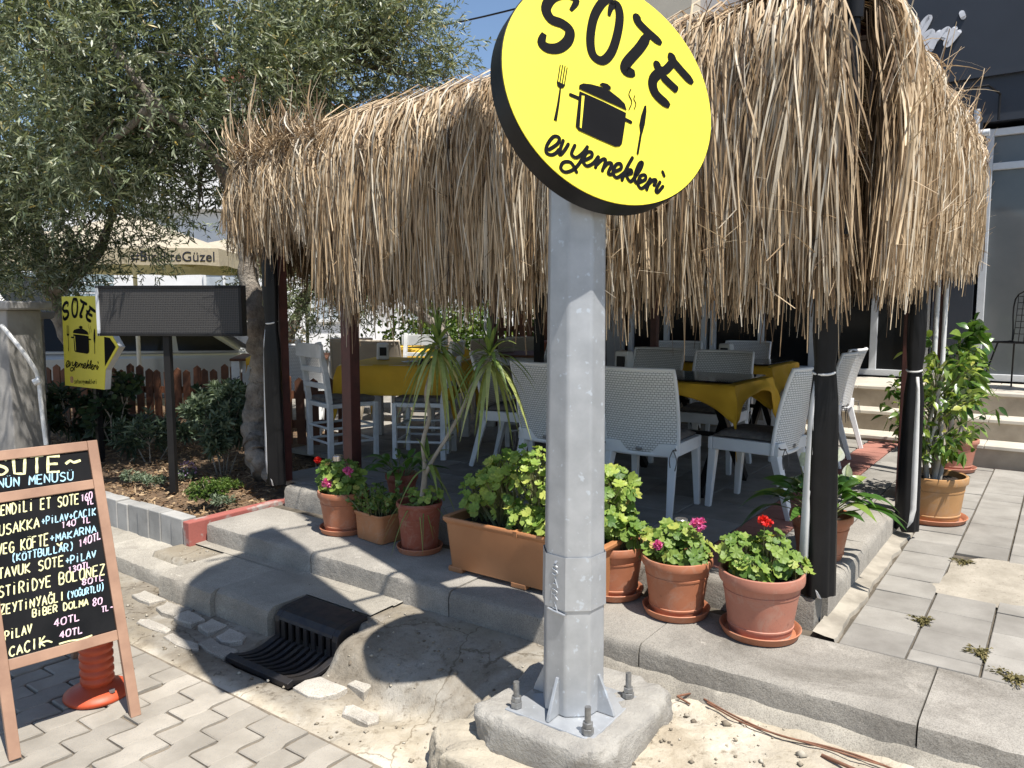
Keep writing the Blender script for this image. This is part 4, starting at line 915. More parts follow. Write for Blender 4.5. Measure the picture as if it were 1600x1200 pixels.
mb = MB(); mb.tube(catmull(s2,4), [.012]*4+[.0105]*21, 9); mb.build('stem', WOODY, t, smooth=60)
def rosette(top, n, Lr, name, upb=0):
    P, D, L, dr, r = [], [], [], [], []
    for i in range(n):
        f = i/n; az = i*2.4; el = R(85 - 120*f**.9 + upb)
        d = np.array([math.cos(az)*math.cos(el), math.sin(az)*math.cos(el), math.sin(el)])
        P.append(np.array(top) + np.array([0,0,.03-.09*f]) + d*.008); D.append(d); L.append(random.uniform(*Lr)*(1 if f > .2 else .75)); dr.append(.05 + 1.35*max(0, math.cos(el))*f**.6*1.1); r.append(min(1, .25+.55*f + random.uniform(-.2,.25)))
    V, F, rr = leaves(P, D, L, .025, np.array(r), 7, np.array(dr), [.75,1,1,.95,.85,.65,.4,.05], fold=.25, U=np.tile([0,0,1.0],(n,1))+rng.normal(size=(n,3))*.12)
    return npmesh(name, V, F, LM_dra, t, rr)
rosette(s1[-1], 50, (.17,.29), 'leaf_rosette'); rosette(s2[-1], 46, (.17,.30), 'leaf_rosette')
rosette(loc(668,722,4.15), 9, (.16,.26), 'leaf_rosette', 10)
P = []; D = []
for i in range(26): a = i*2.4; P.append((random.uniform(-.05,.05), random.uniform(-.05,.05), zt-.03)); D.append((math.cos(a), math.sin(a)-.15, .9))
V, F, r = leaves(P, D, rng.uniform(.16,.34,26), .010, rng.random(26), 6, 1.25, [.8,1,.9,.8,.6,.4,.1]); npmesh('basal_leaves', V, F, LM_dra, t, r)
geranium(t, zt, [(.06,.03,zt+.02,.08,.07,.06),(-.05,.05,zt+.01,.07,.06,.05)], 40, LM_gery, (.015,.024))

def lily(root, zt, n, Lr, spread, wl=.062, white=0, seed=1, el0=75, m=LM_lily):
    st = MB(); P, D, L, dr, r = [], [], [], [], []
    for i in range(n):
        f = (i+.5)/n; az = i*2.4 + random.uniform(-.3,.3); el = R(el0 - 55*f + random.uniform(-8,8)); h = random.uniform(.5,1)*spread
        d = np.array([math.cos(az)*math.cos(el), math.sin(az)*math.cos(el), math.sin(el)]); b = np.array([math.cos(az)*.03, math.sin(az)*.03, zt-.04]); e = b + d*h
        st.tube([tuple(b), tuple(b+d*h*.5+np.array([0,0,.015])), tuple(e)], [.0035,.003,.002], 5)
        P.append(e); D.append(d*np.array([1,1,.45]) + np.array([0,0,.1])); L.append(random.uniform(*Lr)); dr.append(random.uniform(.35,.8)); r.append(min(1, max(0, random.gauss(.45,.28))))
    V, F, rr = leaves(P, D, L, np.array(L)*.34, np.array(r), 8, np.array(dr), [.12,.6,.92,1,.95,.8,.58,.3,.02], fold=.3, U=np.tile([0,0,1.0],(n,1))+rng.normal(size=(n,3))*.25)
    npmesh('foliage', V, F, m, root, rr, True); st.build('stems', STEM, root, smooth=60)
    for (x, y, z) in (white or ()):
        V, F, rr = leaves([(x,y,z)]*2, [(.1,-.15,1),(.15,.1,.9)], .085, .06, np.array([.6,.9]), 6, .1, [.1,.7,1,.95,.75,.4,.02], fold=.5); npmesh('spathe', V, F, WHITEP, root, rr, True)
        q = MB(); q.tube([(x*.4,y*.4,zt), (x,y,z)], .003, 5); q.build('flower_stalk', STEM, root)
t = thing('potted_peace_lily', 'peace lily with white flowers in terracotta pot beside the corner post', 'potted plant', W(.155,.60,ZT), ROT, 'peace lilies in pots')
zt = pot(t, .148, .22, M['terracotta'], saucer=False, taper=.70)
lily(t, zt, 56, (.16,.25), .20, el0=84, white=[(-.10,-.02,zt+.22),(.05,.04,zt+.25),(.10,.03,zt+.18)])
t = thing('potted_peace_lily', 'small broad leaved lily in a pot behind the left end geranium', 'potted plant', W(2.62,.22,ZT), ROT, 'peace lilies in pots')
zt = pot(t, .105, .17, M['terracotta_red'], saucer=False)
lily(t, zt, 26, (.13,.20), .15, el0=80, m=leafmat('light_lily_leaf', [(0,(.045,.10,.018)),(.6,(.10,.20,.03)),(1,(.26,.34,.07))], .3, .28, .5))

# ficus
def ficus(root, zt, H, rx, n, m, stems, L=(.05,.08), lo=.2):
    mb = MB()
    for i in range(stems):
        a = 6.28*i/stems; x, y = .035*math.cos(a), .035*math.sin(a)
        pts = [(x,y,zt-.05)] + [(x+math.cos(a+k*.8)*.03*(1 if k < 3 else 1.5), y+math.sin(a+k*.8)*.03*(1 if k < 3 else 1.5), zt+H*.16*k) for k in range(1,6)]
        mb.tube(catmull(pts,4), [.017-.0006*k for k in range(21)], 8)
    mb.build('trunk', mat('pale_ficus_bark', (.50,.46,.40), (.34,.30,.25), .8, scale=12, bscale=40, bstr=.3), root, smooth=60)
    P, D = [], []; br = MB()
    for i in range(n):
        z = zt + H*(lo + (1-lo)*random.random()**.8); f = (z-zt)/H; az = random.uniform(0, 6.28); rad = rx*(.45+.75*math.sin(min(1, max(0,(f-lo*.6)/(1.02-lo*.6)))*math.pi)**.6)*random.uniform(.55,1.1)
        e = np.array([math.cos(az)*rad, math.sin(az)*rad, z]); b = np.array([0,0, zt+H*max(.15, f-.28)]); d = unit(e-b)
        br.tube([tuple(b), tuple((b+e)/2+np.array([0,0,.02])), tuple(e)], [.004,.003,.0015], 4, cap=False)
        for k in range(11): q = .35+.68*k/10; P.append(b+(e-b)*q + rng.normal(size=3)*.006); D.append(d*.5 + rng.normal(size=3)*.6 + np.array([0,0,-.25]))
    N = len(P); r = np.clip(rng.normal(.45,.25,N) + .12*(np.array(P)[:,2]-zt)/H, 0, 1)
    V, F, rr = leaves(P, D, rng.uniform(L[0],L[1],N), (L[0]+L[1])*.23, r, 4, .35, [.15,.9,1,.6,.02], fold=.25)
    npmesh('foliage', V, F, m, root, rr, True); br.build('branches', STEM, root)
t = thing('potted_ficus', 'bushy ficus with braided pale stems in ochre pot by the pavement', 'potted plant', W(-.125,2.20,ZS), ROT, 'leafy shrubs in pots')
zt = pot(t, .205, .285, M['ochre'], sm=M['terracotta'], taper=.80, rim=.045)
ficus(t, zt, .80, .27, 70, LM_fic, 5, (.05,.085), .14)
t = thing('potted_shrub', 'dark large leaved shrub in terracotta pot by the stone steps', 'potted plant', W(-.05,4.0,ZS), ROT, 'leafy shrubs in pots')
zt = pot(t, .19, .26, M['terracotta_pink'])
ficus(t, zt, .98, .22, 16, LM_lily, 3, (.11,.19), .35)
# solar lamps stuck in the pots
def solar(loc_, lab):
    t = thing('solar_light', lab, 'garden light', loc_, 0, 'solar lights stuck in the pots')
    mb = MB(); mb.lathe([(.005,-.10),(.006,.0),(.016,.002),(.016,.03)], 12); mb.build('stake', M['black_paint'], t, smooth=30)
    mb = MB(); mb.lathe([(.026,.03),(.030,.034),(.030,.062),(.027,.066)], 24); mb.build('cap', mat('brushed_steel', (.62,.60,.57), None, .25, .9, bstr=0), t, smooth=30)
solar(W(.60,-.06,ZS+.33), 'steel solar light behind the pink geranium right of the post'); solar(W(2.74,-.20,ZS+.40), 'steel solar light among the leaves of the left end geranium')

# ================================================================== THATCHED PERGOLA
pg = thing('thatched_pergola', 'open pergola with shaggy straw thatch hanging over the terrace', 'pergola', W(0,0,ZT), ROT)
# local frame: x right along the front (x=-a), y back (=b), z above the terrace
def post_(a, b, h, w, m):
    mb = MB(); mb.box((-a, b, h/2), (w, w, h)); mb.build('post', m, pg, bevel=.004)
for a, b in ((.07,.20),(3.66,.12),(-.02,1.80),(-.02,3.0),(4.0,3.0)): post_(a, b, 2.30, .07, M['brown_post'])
post_(3.02, .17, 2.30, .085, M['brown_post']); post_(3.1, 2.5, 2.30, .07, M['black_metal']); post_(2.2, 3.0, 2.3, .06, M['brown_post'])
for x0, y0, x1, y1 in ((.1,.16,-4.05,.16),(.1,3.0,-4.05,3.0),(.02,.2,.02,3.05),(-3.9,.1,-3.9,3.05),(-2.0,.2,-2.0,3.0)):
    mb = MB(); mb.bar((x0,y0,2.335), (x1,y1,2.335), .06, .07); mb.build('beam', M['brown_post'], pg)
def thatch_mat():
    m, n, l, p, o = _new('straw'); at = n.new('ShaderNodeAttribute'); at.attribute_name = 'rnd'
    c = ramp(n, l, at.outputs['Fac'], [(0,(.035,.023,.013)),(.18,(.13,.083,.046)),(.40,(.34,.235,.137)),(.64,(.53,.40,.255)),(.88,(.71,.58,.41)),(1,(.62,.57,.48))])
    tc = n.new('ShaderNodeTexCoord'); mp = n.new('ShaderNodeMapping'); mp.inputs['Scale'].default_value = (60,60,6); l.new(tc.outputs['Object'], mp.inputs[0])
    c = mix(n, l, 1.0, c, ramp(n, l, noise(n, l, mp.outputs[0], 1.0, 3), [(.3,(.72,.70,.66)),(.65,(1.12,1.1,1.06))]), 'MULTIPLY')
    l.new(c, p.inputs['Base Color']); p.inputs['Roughness'].default_value = .55; p.inputs['Specular IOR Level'].default_value = .35
    t = n.new('ShaderNodeBsdfTranslucent'); l.new(c, t.inputs[0]); ms = n.new('ShaderNodeMixShader'); ms.inputs[0].default_value = .14
    l.new(p.outputs[0], ms.inputs[1]); l.new(t.outputs[0], ms.inputs[2]); l.new(ms.outputs[0], o.inputs[0]); return m
STRAW = thatch_mat()
def skirt(name, x0, x1, N, y_edge, ztop, zbot, axis='x', depth=.16, seed=1, gaps=(), wmul=1.0, over=.45, rag=.10, dark=0.0, sway=.065, puff=.10, shortf=.30):
    """straw strands laid over the roof edge and hanging; s runs along the edge"""
    g = np.random.default_rng(seed)
    s0 = g.uniform(x0, x1, N)
    for (ga, gb) in gaps: s0 = np.where((s0 > ga) & (s0 < gb), g.uniform(x0, x1, N), s0)
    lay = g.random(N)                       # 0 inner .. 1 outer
    zt = ztop(s0) + .07*g.normal(size=N)*.5 + .05*lay; zb = zbot(s0) + g.normal(size=N)*rag*.6 - np.abs(g.normal(size=N))*rag*.35
    short = g.random(N) < shortf; zb = np.where(short, zb + g.uniform(.08,.75,N), zb)
    clump = np.round(s0/.085 + .3*np.sin(s0*9))*.085; pull = (clump - s0)*g.uniform(.0,.95,N) + g.normal(size=N)*sway + .05*np.sin(clump*53)
    k = 9; t = np.linspace(0,1,k)
    S = np.zeros((N,k)); Y = np.zeros((N,k)); Zz = np.zeros((N,k))
    ang = g.normal(size=N)*.30
    out = depth*(.25 + .75*lay)
    S[:,0] = np.clip(s0 - ang*over*.8, x0+.02, x1-.02); Y[:,0] = over*g.uniform(.6,1.2,N); Zz[:,0] = zt + .02*g.random(N)
    S[:,1] = s0 - ang*.12; Y[:,1] = .12; Zz[:,1] = zt + .035 + .03*g.random(N)
    S[:,2] = s0 ; Y[:,2] = -out*.45; Zz[:,2] = zt - .05 
    w1 = g.uniform(0,6.28,N); wa = g.uniform(.004,.030,N)
    for i in range(3, k):
        f = (i-2)/(k-3)
        S[:,i] = s0 + pull*f**1.3 + wa*np.sin(w1+f*4.5); Zz[:,i] = (zt-.05) + (zb - zt + .05)*f
        Y[:,i] = -out*(.55 + .55*np.sin(np.minimum(f*1.5,1)*1.57)) + puff*.5*f*(lay-.4) + wa*np.cos(w1*1.7+f*4)
    fly = g.random(N) < .03                 # loose strands that stick out
    Zz[fly,-1] += g.uniform(.05,.3,fly.sum()); Y[fly,-1] -= g.uniform(.02,.14,fly.sum()); S[fly,-1] += g.normal(size=fly.sum())*.12
    S = np.clip(S, x0-.16, x1+.16)
    if axis == 'x': P = np.stack([S, y_edge + Y, Zz], -1)
    elif axis == 'r': P = np.stack([y_edge - Y, S, Zz], -1)     # right side, outward = +x
    else: P = np.stack([y_edge + Y, S, Zz], -1)                 # left side, outward = -x
    w = g.uniform(.0017,.0052,N)*wmul; prof = np.array([.8,1,1,1,1,1,.95,.85,.5]); Wd_ = w[:,None]*prof
    ph = g.uniform(-1.1,1.1,N); sd_ = np.stack([np.cos(ph), np.sin(ph), 0*ph], -1)
    if axis != 'x': sd_ = np.stack([-np.sin(ph), np.cos(ph), 0*ph], -1)
    tw = g.normal(size=N)*.8; SD_ = np.stack([sd_[:,None,0]*np.cos(tw[:,None]*t) - sd_[:,None,1]*np.sin(tw[:,None]*t), sd_[:,None,0]*np.sin(tw[:,None]*t) + sd_[:,None,1]*np.cos(tw[:,None]*t), 0*t[None,:]+0*ph[:,None]], -1)
    ct = .22*np.sin(clump*37.1+seed)+.12*np.sin(clump*91.7); r = np.clip(g.beta(2.2,1.9,N)*(.25+.85*lay) + .12*lay + ct*.5 - dark, 0, 1); r = np.where(g.random(N) < .06, .97, r)  # inner straw darker: older, with shadow contrast put into the colour
    V, F, rr = ribbons(P, Wd_, SD_, r)
    return npmesh(name, V, F, STRAW, pg, rr, True)
C_ = lambda a, b: (lambda s: np.interp(s, a, b))
# heights above the terrace floor
ft = C_([-4.05,-3.6,-2.8,-1.5,-.6,.2], [2.16,2.22,2.30,2.33,2.39,2.44])
fb = C_([-4.05,-3.62,-2.98,-2.92,-2.0,-1.0,-.3,.2], [1.80,1.78,1.78,1.36,1.37,1.38,1.37,1.36])
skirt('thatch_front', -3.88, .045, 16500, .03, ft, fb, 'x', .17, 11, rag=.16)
rt = C_([-.2,.5,1.3,2.6,3.2], [2.44,2.38,2.34,2.40,2.38]); rb = C_([-.2,.3,1.2,2.4,3.2], [1.36,1.42,1.54,1.58,1.62])
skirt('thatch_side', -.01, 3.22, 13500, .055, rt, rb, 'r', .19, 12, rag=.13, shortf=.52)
lt = C_([0,3], [2.18,2.2]); lb = C_([0,.4,3], [1.70,1.5,1.35])
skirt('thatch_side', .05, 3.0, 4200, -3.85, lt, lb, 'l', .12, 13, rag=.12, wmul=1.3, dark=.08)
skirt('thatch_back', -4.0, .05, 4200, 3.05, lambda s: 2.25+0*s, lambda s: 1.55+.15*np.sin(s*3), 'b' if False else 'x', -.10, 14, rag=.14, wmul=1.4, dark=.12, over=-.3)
# roof: a mat of straw on reed matting
mb = MB(); mb.box((-1.90,1.55,2.385), (3.7,2.8,.03)); mb.build('roof_mat', mat('reed_mat', (.24,.165,.09), (.13,.085,.045), .9, scale=18, bstr=.3), pg)
g = np.random.default_rng(5); N = 5200; x = g.uniform(-3.75,-.05,N); y = g.uniform(.12,2.95,N)
edge = np.minimum(np.minimum(y, .1-x)*1.4, .25); z = np.interp(x, [-4.05,-2.8,-1.5,-.5,.2], [2.06,2.22,2.29,2.36,2.42])+.03*g.random(N) + .05*np.clip(y-.3,0,.6)
dd = np.stack([g.normal(size=N)*.6, -np.ones(N)+g.normal(size=N)*.4, g.normal(size=N)*.05-.06], -1); rside = (.1-x) < y; dd[rside] = dd[rside][:, [1,0,2]]*np.array([-1,1,1])
V, F, rr = leaves(np.stack([x,y,z],-1), dd, np.minimum(g.uniform(.3,.6,N), .06+.8*np.minimum(np.minimum(y, .1-x), x+4.0)), g.uniform(.004,.009,N), np.clip(g.beta(2.4,1.7,N),0,1), 4, .28, [.8,1,1,.9,.4], np.tile([0,0,1.],(N,1))+g.normal(size=(N,3))*.6)
roof_ = (V, F, rr)
# stray stalks along the ridge
N = 30; x = g.uniform(-3.4,.1,N); y = np.where(g.random(N) < .5, 0.0, g.uniform(0,2.8,N)); x = np.where(y > 0, .12, x)
V, F, rr = leaves(np.stack([x,y,np.interp(x,[-4,.2],[2.22,2.44])],-1), np.stack([g.normal(size=N)*.9,g.normal(size=N)*.7-.2,g.uniform(-.12,.14,N)],-1), g.uniform(.2,.5,N), .006, np.clip(g.normal(.75,.2,N),0,1), 4, .35, [.9,1,1,.7,.3])
V, F, rr = join([roof_, (V, F, rr)]); npmesh('thatch_roof', V, F, STRAW, pg, rr, True)
mb = MB(); mb.tube([(.055,-.075,2.44),(.055,-.08,1.5)], .022, 14); mb.tube([(.055,-.075,2.44),(.055,-.075,2.30)], .032, 14); mb.build('drain_pipe', M['black_paint'], pg, smooth=40)

# rolled clear-vinyl curtains, black with a white hem
def curtain(a, b, h, r0, r1, label, tie, side=-1, zb=ZT):
    t = thing('rolled_curtain', label, 'rolled curtain', W(a, b, zb), ROT, 'rolled curtains tied to the pergola posts')
    mb = MB(); n = 26; k = 16; vs = []
    for i in range(k):
        f = i/(k-1); z = f*h; q = 1 - .30*math.exp(-((z-tie)/.09)**2); rr = (r0 + (r1-r0)*f)*q
        for j in range(n):
            th = 6.2832*j/n; w = 1 + .10*math.sin(th*3+f*2) + .06*math.sin(th*7+f*5) 
            vs.append((rr*w*math.cos(th), rr*w*math.sin(th)*.8, z))
    mb.add(vs, [(i*n+j, i*n+(j+1)%n, (i+1)*n+(j+1)%n, (i+1)*n+j) for i in range(k-1) for j in range(n)] + [tuple(range(n-1,-1,-1)), tuple(range((k-1)*n,k*n))])
    mb.build('roll', M['vinyl'], t, smooth=60)
    mb = MB(); k = 14; vs = []
    for i in range(k):
        f = i/(k-1); z = .0 + f*tie*.96; rr = (r0+(r1-r0)*z/h)*(1 - .30*math.exp(-((z-tie)/.09)**2)); x = side*rr*.55; wd_ = .007+.013*math.sin(min(1,(1-f)*1.4)*1.57)
        kx = (.06*max(0,1-f*7)**2)*-side
        vs += [(x+kx-wd_, -rr*.60-.004, z+.0), (x+kx+wd_, -rr*.76-.006, z)]
    mb.add(vs, [(2*i,2*i+1,2*i+3,2*i+2) for i in range(k-1)]); o = mb.build('hem', M['vinyl_white'], t, smooth=60); sm_ = o.modifiers.new('s','SOLIDIFY'); sm_.thickness = .006
    mb = MB(); rr = (r0+(r1-r0)*tie/h)*.78; mb.tube([(rr*math.cos(6.2832*j/24), rr*.82*math.sin(6.2832*j/24), tie+.01*math.sin(6.28*j/24)) for j in range(25)], .005, 6, cap=False); mb.build('tie', M['vinyl_white'], t, smooth=60)
    return t
curtain(.04, .07, 2.1, .074, .036, 'black rolled curtain with white hem tied round the near corner post', .95, zb=ZT+.003)
curtain(3.63, .02, 2.0, .070, .05, 'black rolled curtain on the left end post by the olive trunk', 1.12)
curtain(-.065, 1.68, 2.0, .062, .04, 'black rolled curtain behind the ochre ficus pot', .95, side=1, zb=ZS+.04)
for i,(a,b) in enumerate(((-.06,2.95),(-.02,2.85))):
    t = thing('white_pole', ('slim white pole at the back right corner of the thatch','second slim white pole beside the back right corner')[i], 'pole', W(a,b,ZS))
    mb = MB(); mb.tube([(0,0,0),(0,0,2.4)], .016, 10); mb.build('pole', M['white_edge'], t, smooth=40)
    mb = MB(); mb.tube([(0,0,0),(0,0,.012)], .04, 12); mb.build('foot_plate', M['white_edge'], t)

# ================================================================== CHAIRS AND TABLES
def woven_chair(label, loc, rotz, group, shell=None, frame=None, cushion=True):
    """moulded woven-look armless chair; the sitter looks along +Y"""
    shell = shell or M['rattan']; frame = frame or M['white_plastic']
    t = thing('woven_chair', label, 'chair', loc, rotz, group)
    w, d, sh, H = .45, .44, .445, .87
    # backrest: curved slab with UVs for the weave
    def sheet(name, fn, nx, ny, th, m, parent=t):
        me = bpy.data.meshes.new(name); vs = [fn(i/nx, j/ny) for j in range(ny+1) for i in range(nx+1)]
        fs = [(j*(nx+1)+i, j*(nx+1)+i+1, (j+1)*(nx+1)+i+1, (j+1)*(nx+1)+i) for j in range(ny) for i in range(nx)]
        me.from_pydata(vs, [], fs); uv = me.uv_layers.new(name='UVMap')
        for p in me.polygons:
            for li in p.loop_indices:
                vi = me.loops[li].vertex_index; uv.data[li].uv = ((vi % (nx+1))/nx, (vi//(nx+1))/ny)
        o = finish(name, me, m, parent, smooth=50); s = o.modifiers.new('s', 'SOLIDIFY'); s.thickness = th; s.offset = 0
        return o
    def bk(u, v):
        z = .37 + (H-.37)*v; y = -.20 - .035*v - .075*v*v; ww = w*(.98 - .02*v + .05*math.sin(v*2.2))
        x = (u-.5)*ww; y += -.055*(1-(2*u-1)**2)*(.6+.4*v) + .02
        return (x, y, z)
    b = sheet('backrest', bk, 14, 12, .018, shell)
    for s in (-1, 1):   # rolled side edges and top edge
        pass
    mb = MB(); mb.tube([bk(0, i/12) for i in range(13)] + [bk(i/12, 1) for i in range(1, 12)] + [bk(1, 1-i/12) for i in range(13)], .013, 8); mb.tube([bk(i/10, 0) for i in range(11)], .016, 8); mb.build('rim', frame, b, smooth=60)
    mb = MB(); q = bk(.5,.06); mb.lathe([(.022,0),(.022,.004),(.017,.006)], 20); o = mb.build('badge', M['bolt'], b, smooth=30); o.location = (q[0], q[1]-.008, q[2]); o.rotation_euler = (R(90), 0, 0); o.scale = (1, .6, 1)
    mb = MB()
    for y0, y1, x0, x1 in ((-d/2,-d/2+.03,-w/2,w/2),(d/2-.03,d/2,-w/2,w/2),(-d/2+.0305,d/2-.0305,-w/2,-w/2+.03),(-d/2+.0305,d/2-.0305,w/2-.03,w/2)):
        mb.box(((x0+x1)/2,(y0+y1)/2,sh-.045), (x1-x0,y1-y0,.075))
    mb.box((0,0,sh-.02), (w-.061, d-.061, .02)); mb.build('seat', frame, t, bevel=.006)
    for sx in (-1, 1):
        mb = MB(); mb.bar((sx*(w/2-.026), d/2-.028, sh-.083), (sx*(w/2-.016), d/2-.005, 0), .046, .05, .034, .034); mb.build('leg', frame, t, bevel=.005)
        mb = MB(); mb.bar((sx*(w/2-.03), -d/2+.028, sh-.083), (sx*(w/2-.006), -d/2-.075, 0), .05, .052, .034, .034); mb.build('leg', frame, t, bevel=.005)
    if cushion:
        mb = MB(); n = 10; vs = []
        for j in range(n+1):
            for i in range(n+1):
                u, v = i/n*2-1, j/n*2-1; e = (1-u**6)*(1-v**6); vs.append((u*.20, v*.19+.005, sh+.006+.034*e**.5))
        mb.add(vs, [(j*(n+1)+i, j*(n+1)+i+1, (j+1)*(n+1)+i+1, (j+1)*(n+1)+i) for j in range(n) for i in range(n)])
        rim = [i for i in range(n+1)] 
        c = mb.build('cushion', M['cushion'], t, smooth=60); s = c.modifiers.new('s','SOLIDIFY'); s.thickness = .012
        for sx in (-1, 1):
            q = MB(); x = sx*(w/2-.005); y = -d/2+.0
            q.tube(catmull([(sx*.19,-.17,sh+.012),(x,y,sh-.03),(x+sx*.012,y-.02,sh-.035),(x+sx*.005,y-.045,sh-.03)]), .004, 5); q.tube(catmull([(x,y-.035,sh-.03),(x+sx*.02,y-.03,sh-.09),(x+sx*.012,y-.035,sh-.15)]), .003, 5); q.tube(catmull([(x,y-.035,sh-.03),(x-sx*.015,y-.05,sh-.08),(x-sx*.008,y-.055,sh-.13)]), .003, 5); q.build('cushion_tie', M['cushion'], c)
    return t
GW = 'white woven chairs at the front tables'
ch0 = woven_chair('white woven chair with its back to the street right of the post', W(1.235,.98,ZT), ROT+.06, GW)
dup(ch0, W(1.88,1.00,ZT), ROT-.04, 'white woven chair half hidden by the left side of the grey post')
dup(ch0, W(.735,1.39,ZT), ROT+R(90)-.08, 'white woven chair turned sideways with its cushion showing behind the lily')
dup(ch0, W(1.40,2.33,ZT), ROT+R(180)+.06, 'white woven chair facing the street across the near table')
dup(ch0, W(2.03,2.42,ZT), ROT+R(180)-.05, 'white woven chair behind the white napkin box on the near table')
GB = 'white woven chairs near the steps'
dup(ch0, W(.88,3.02,ZT), ROT+R(90)+.05, 'nearer of the two side-on white chairs in front of the steps', GB)
dup(ch0, W(.93,3.62,ZT), ROT+R(90)-.06, 'farther of the two side-on white chairs in front of the steps', GB)
dup(ch0, W(2.35,3.75,ZT), ROT+R(180)+.25, 'white woven chair in the shade left of the far table', GB)
dup(ch0, W(1.85,4.15,ZT), ROT+R(180)+.0, 'farthest white woven chair in the dark before the facade', GB)
dup(ch0, W(2.66,1.55,ZT), ROT+R(-90)+.2, 'white woven chair seen edge-on behind the drooping dracaena leaves', GW)
dup(ch0, W(5.15,1.65,ZT), ROT+.3, 'white woven chair behind the picket fence and left curtain', 'white woven chairs at the left tables')
def table(name, label, loc, rotz, L, Wd_, m_top, xbase=True, h=.74):
    t = thing(name, label, 'table', loc, rotz, 'tables under the thatch')
    mb = MB(); mb.box((0,0,h-.012), (L,Wd_,.024)); mb.build('tabletop', m_top, t, bevel=.004)
    if xbase:
        for x in (-L*.32, L*.32):
            mb = MB(); mb.bar((x,-Wd_*.46,.02), (x,Wd_*.40,h-.03), .05, .05); mb.build('leg', M['black_metal'], t, bevel=.003)
            mb = MB(); mb.bar((x+.052,Wd_*.46,.02), (x+.052,-Wd_*.40,h-.03), .05, .05); mb.build('leg', M['black_metal'], t, bevel=.003)
        mb = MB(); mb.bar((-L*.32,0,h*.5), (L*.32,0,h*.5), .03, .03); mb.build('stretcher', M['black_metal'], t)
    else:
        for x in (-1,1):
            for y in (-1,1):
                mb = MB(); mb.box((x*(L/2-.05), y*(Wd_/2-.05), (h-.025)/2), (.075,.075,h-.025)); mb.build('leg', M['white_wood'], t, bevel=.004)
        mb = MB(); mb.box((0,0,h-.07), (L-.16,Wd_-.16,.08)); mb.build('apron', M['white_wood'], t)
    return t
def cloth(label, loc, rotz, L, Wd_, h=.742, drop=.24, sag=.85):
    """square cloth draped over a table top; corners hang lower"""
    n = 44; S = L+2*drop; T = Wd_+2*drop; mb = MB(); vs = []
    for j in range(n+1):
        for i in range(n+1):
            x, y = (i/n-.5)*S, (j/n-.5)*T
            dx = max(0, abs(x)-L/2); dy = max(0, abs(y)-Wd_/2); dd = math.hypot(dx, dy)
            fx = min(abs(x), L/2+.006+.10*dx*(1 if dy == 0 else .4)); fy = min(abs(y), Wd_/2+.006+.10*dy*(1 if dx == 0 else .4))
            wv = .012*math.sin(x*17+y*5)+.010*math.sin(y*21-x*3) if dd > 0 else 0
            k = min(1, dd/.08)
            if dx > 0 and dy > 0: fx += .35*min(dx,dy)*.6; fy += .35*min(dx,dy)*.6
            vs.append((math.copysign(fx + wv*k*(dx>0), x), math.copysign(fy + wv*k*(dy>0), y), h - (dx+dy if dx*dy > 0 else dd)*(sag + (1-sag)*max(min(1, abs(x)/(L/2)) if dy > 0 else 0, min(1, abs(y)/(Wd_/2)) if dx > 0 else 0)**3)))
    mb.add(vs, [(j*(n+1)+i, j*(n+1)+i+1, (j+1)*(n+1)+i+1, (j+1)*(n+1)+i) for j in range(n) for i in range(n)])
    o = mb.build('tablecloth', M['cloth'], None, smooth=60, loc=loc, rotz=rotz); s = o.modifiers.new('s','SOLIDIFY'); s.thickness = .003
    return tag(o, label, 'tablecloth', 'yellow tablecloths')
def glass(t, L, Wd_, h): 
    mb = MB(); mb.box((0,0,h), (L,Wd_,.008)); mb.build('glass_top', M['glass_top'], t, bevel=.002)
def napbox(loc, rotz, lab):
    t = thing('napkin_box', lab, 'napkin box', loc, rotz, 'napkin boxes on the tables')
    mb = MB(); mb.box((0,0,.075), (.115,.10,.15), taper=.88); mb.build('body', M['white_edge'], t, bevel=.012)
    mb = MB(); mb.box((0,-.051,.075), (.06,.012,.075)); mb.build('slot', M['black_paint'], t)
def setting(loc, rotz, lab):
    t = thing('place_setting', lab, 'cutlery', loc, rotz, 'cutlery laid on the tables')
    mb = MB(); mb.box((0,0,.002), (.16,.11,.004)); mb.build('napkin', M['white_edge'], t)
    mb = MB(); mb.box((.02,0,.006), (.012,.19,.003)); mb.build('knife', M['bolt'], t); mb = MB(); mb.box((-.02,0,.006), (.014,.18,.003)); mb.build('fork', M['bolt'], t)
t1 = table('dining_table', 'near table with black crossed legs and dark glass over yellow cloth', W(1.46,1.67,ZT), ROT, 1.20, .74, M['black_metal']); glass(t1, 1.14, .66, .756)
cloth('yellow cloth hanging in a point over the near black table', W(1.46,1.67,ZT), ROT, 1.21, .75, .745, .23, .28)
napbox(W(1.80,1.66,ZT+.761), ROT, 'white napkin box on the near glass topped table')
t2 = table('dining_table', 'far table with crossed legs near the building steps', W(1.72,3.30,ZT), ROT, 1.15, .75, M['black_metal']); glass(t2, 1.09, .70, .756)
cloth('yellow cloth over the far table beside the steps', W(1.72,3.30,ZT), ROT, 1.16, .76, .745, .34, .5)
napbox(W(1.60,3.15,ZT+.761), ROT, 'white napkin box on the far table near the steps')
t3c = Vector((-.92, 6.85, ZT))
table('dining_table', 'white painted wooden table at the left end of the terrace', t3c, R(-8), .95, .95, M['white_wood'], False); cloth('yellow cloth draped over the white wooden table at the left', t3c, R(-8), .96, .96, .745, .30)
setting(t3c + Vector((.05,-.2,.75)), .3, 'cutlery laid on the left yellow cloth near its front edge'); setting(t3c + Vector((.3,.1,.75)), 1.2, 'cutlery laid on the left yellow cloth at its far side')
napbox(t3c + Vector((-.25,.1,.75)), .2, 'white napkin box on the left yellow tablecloth')
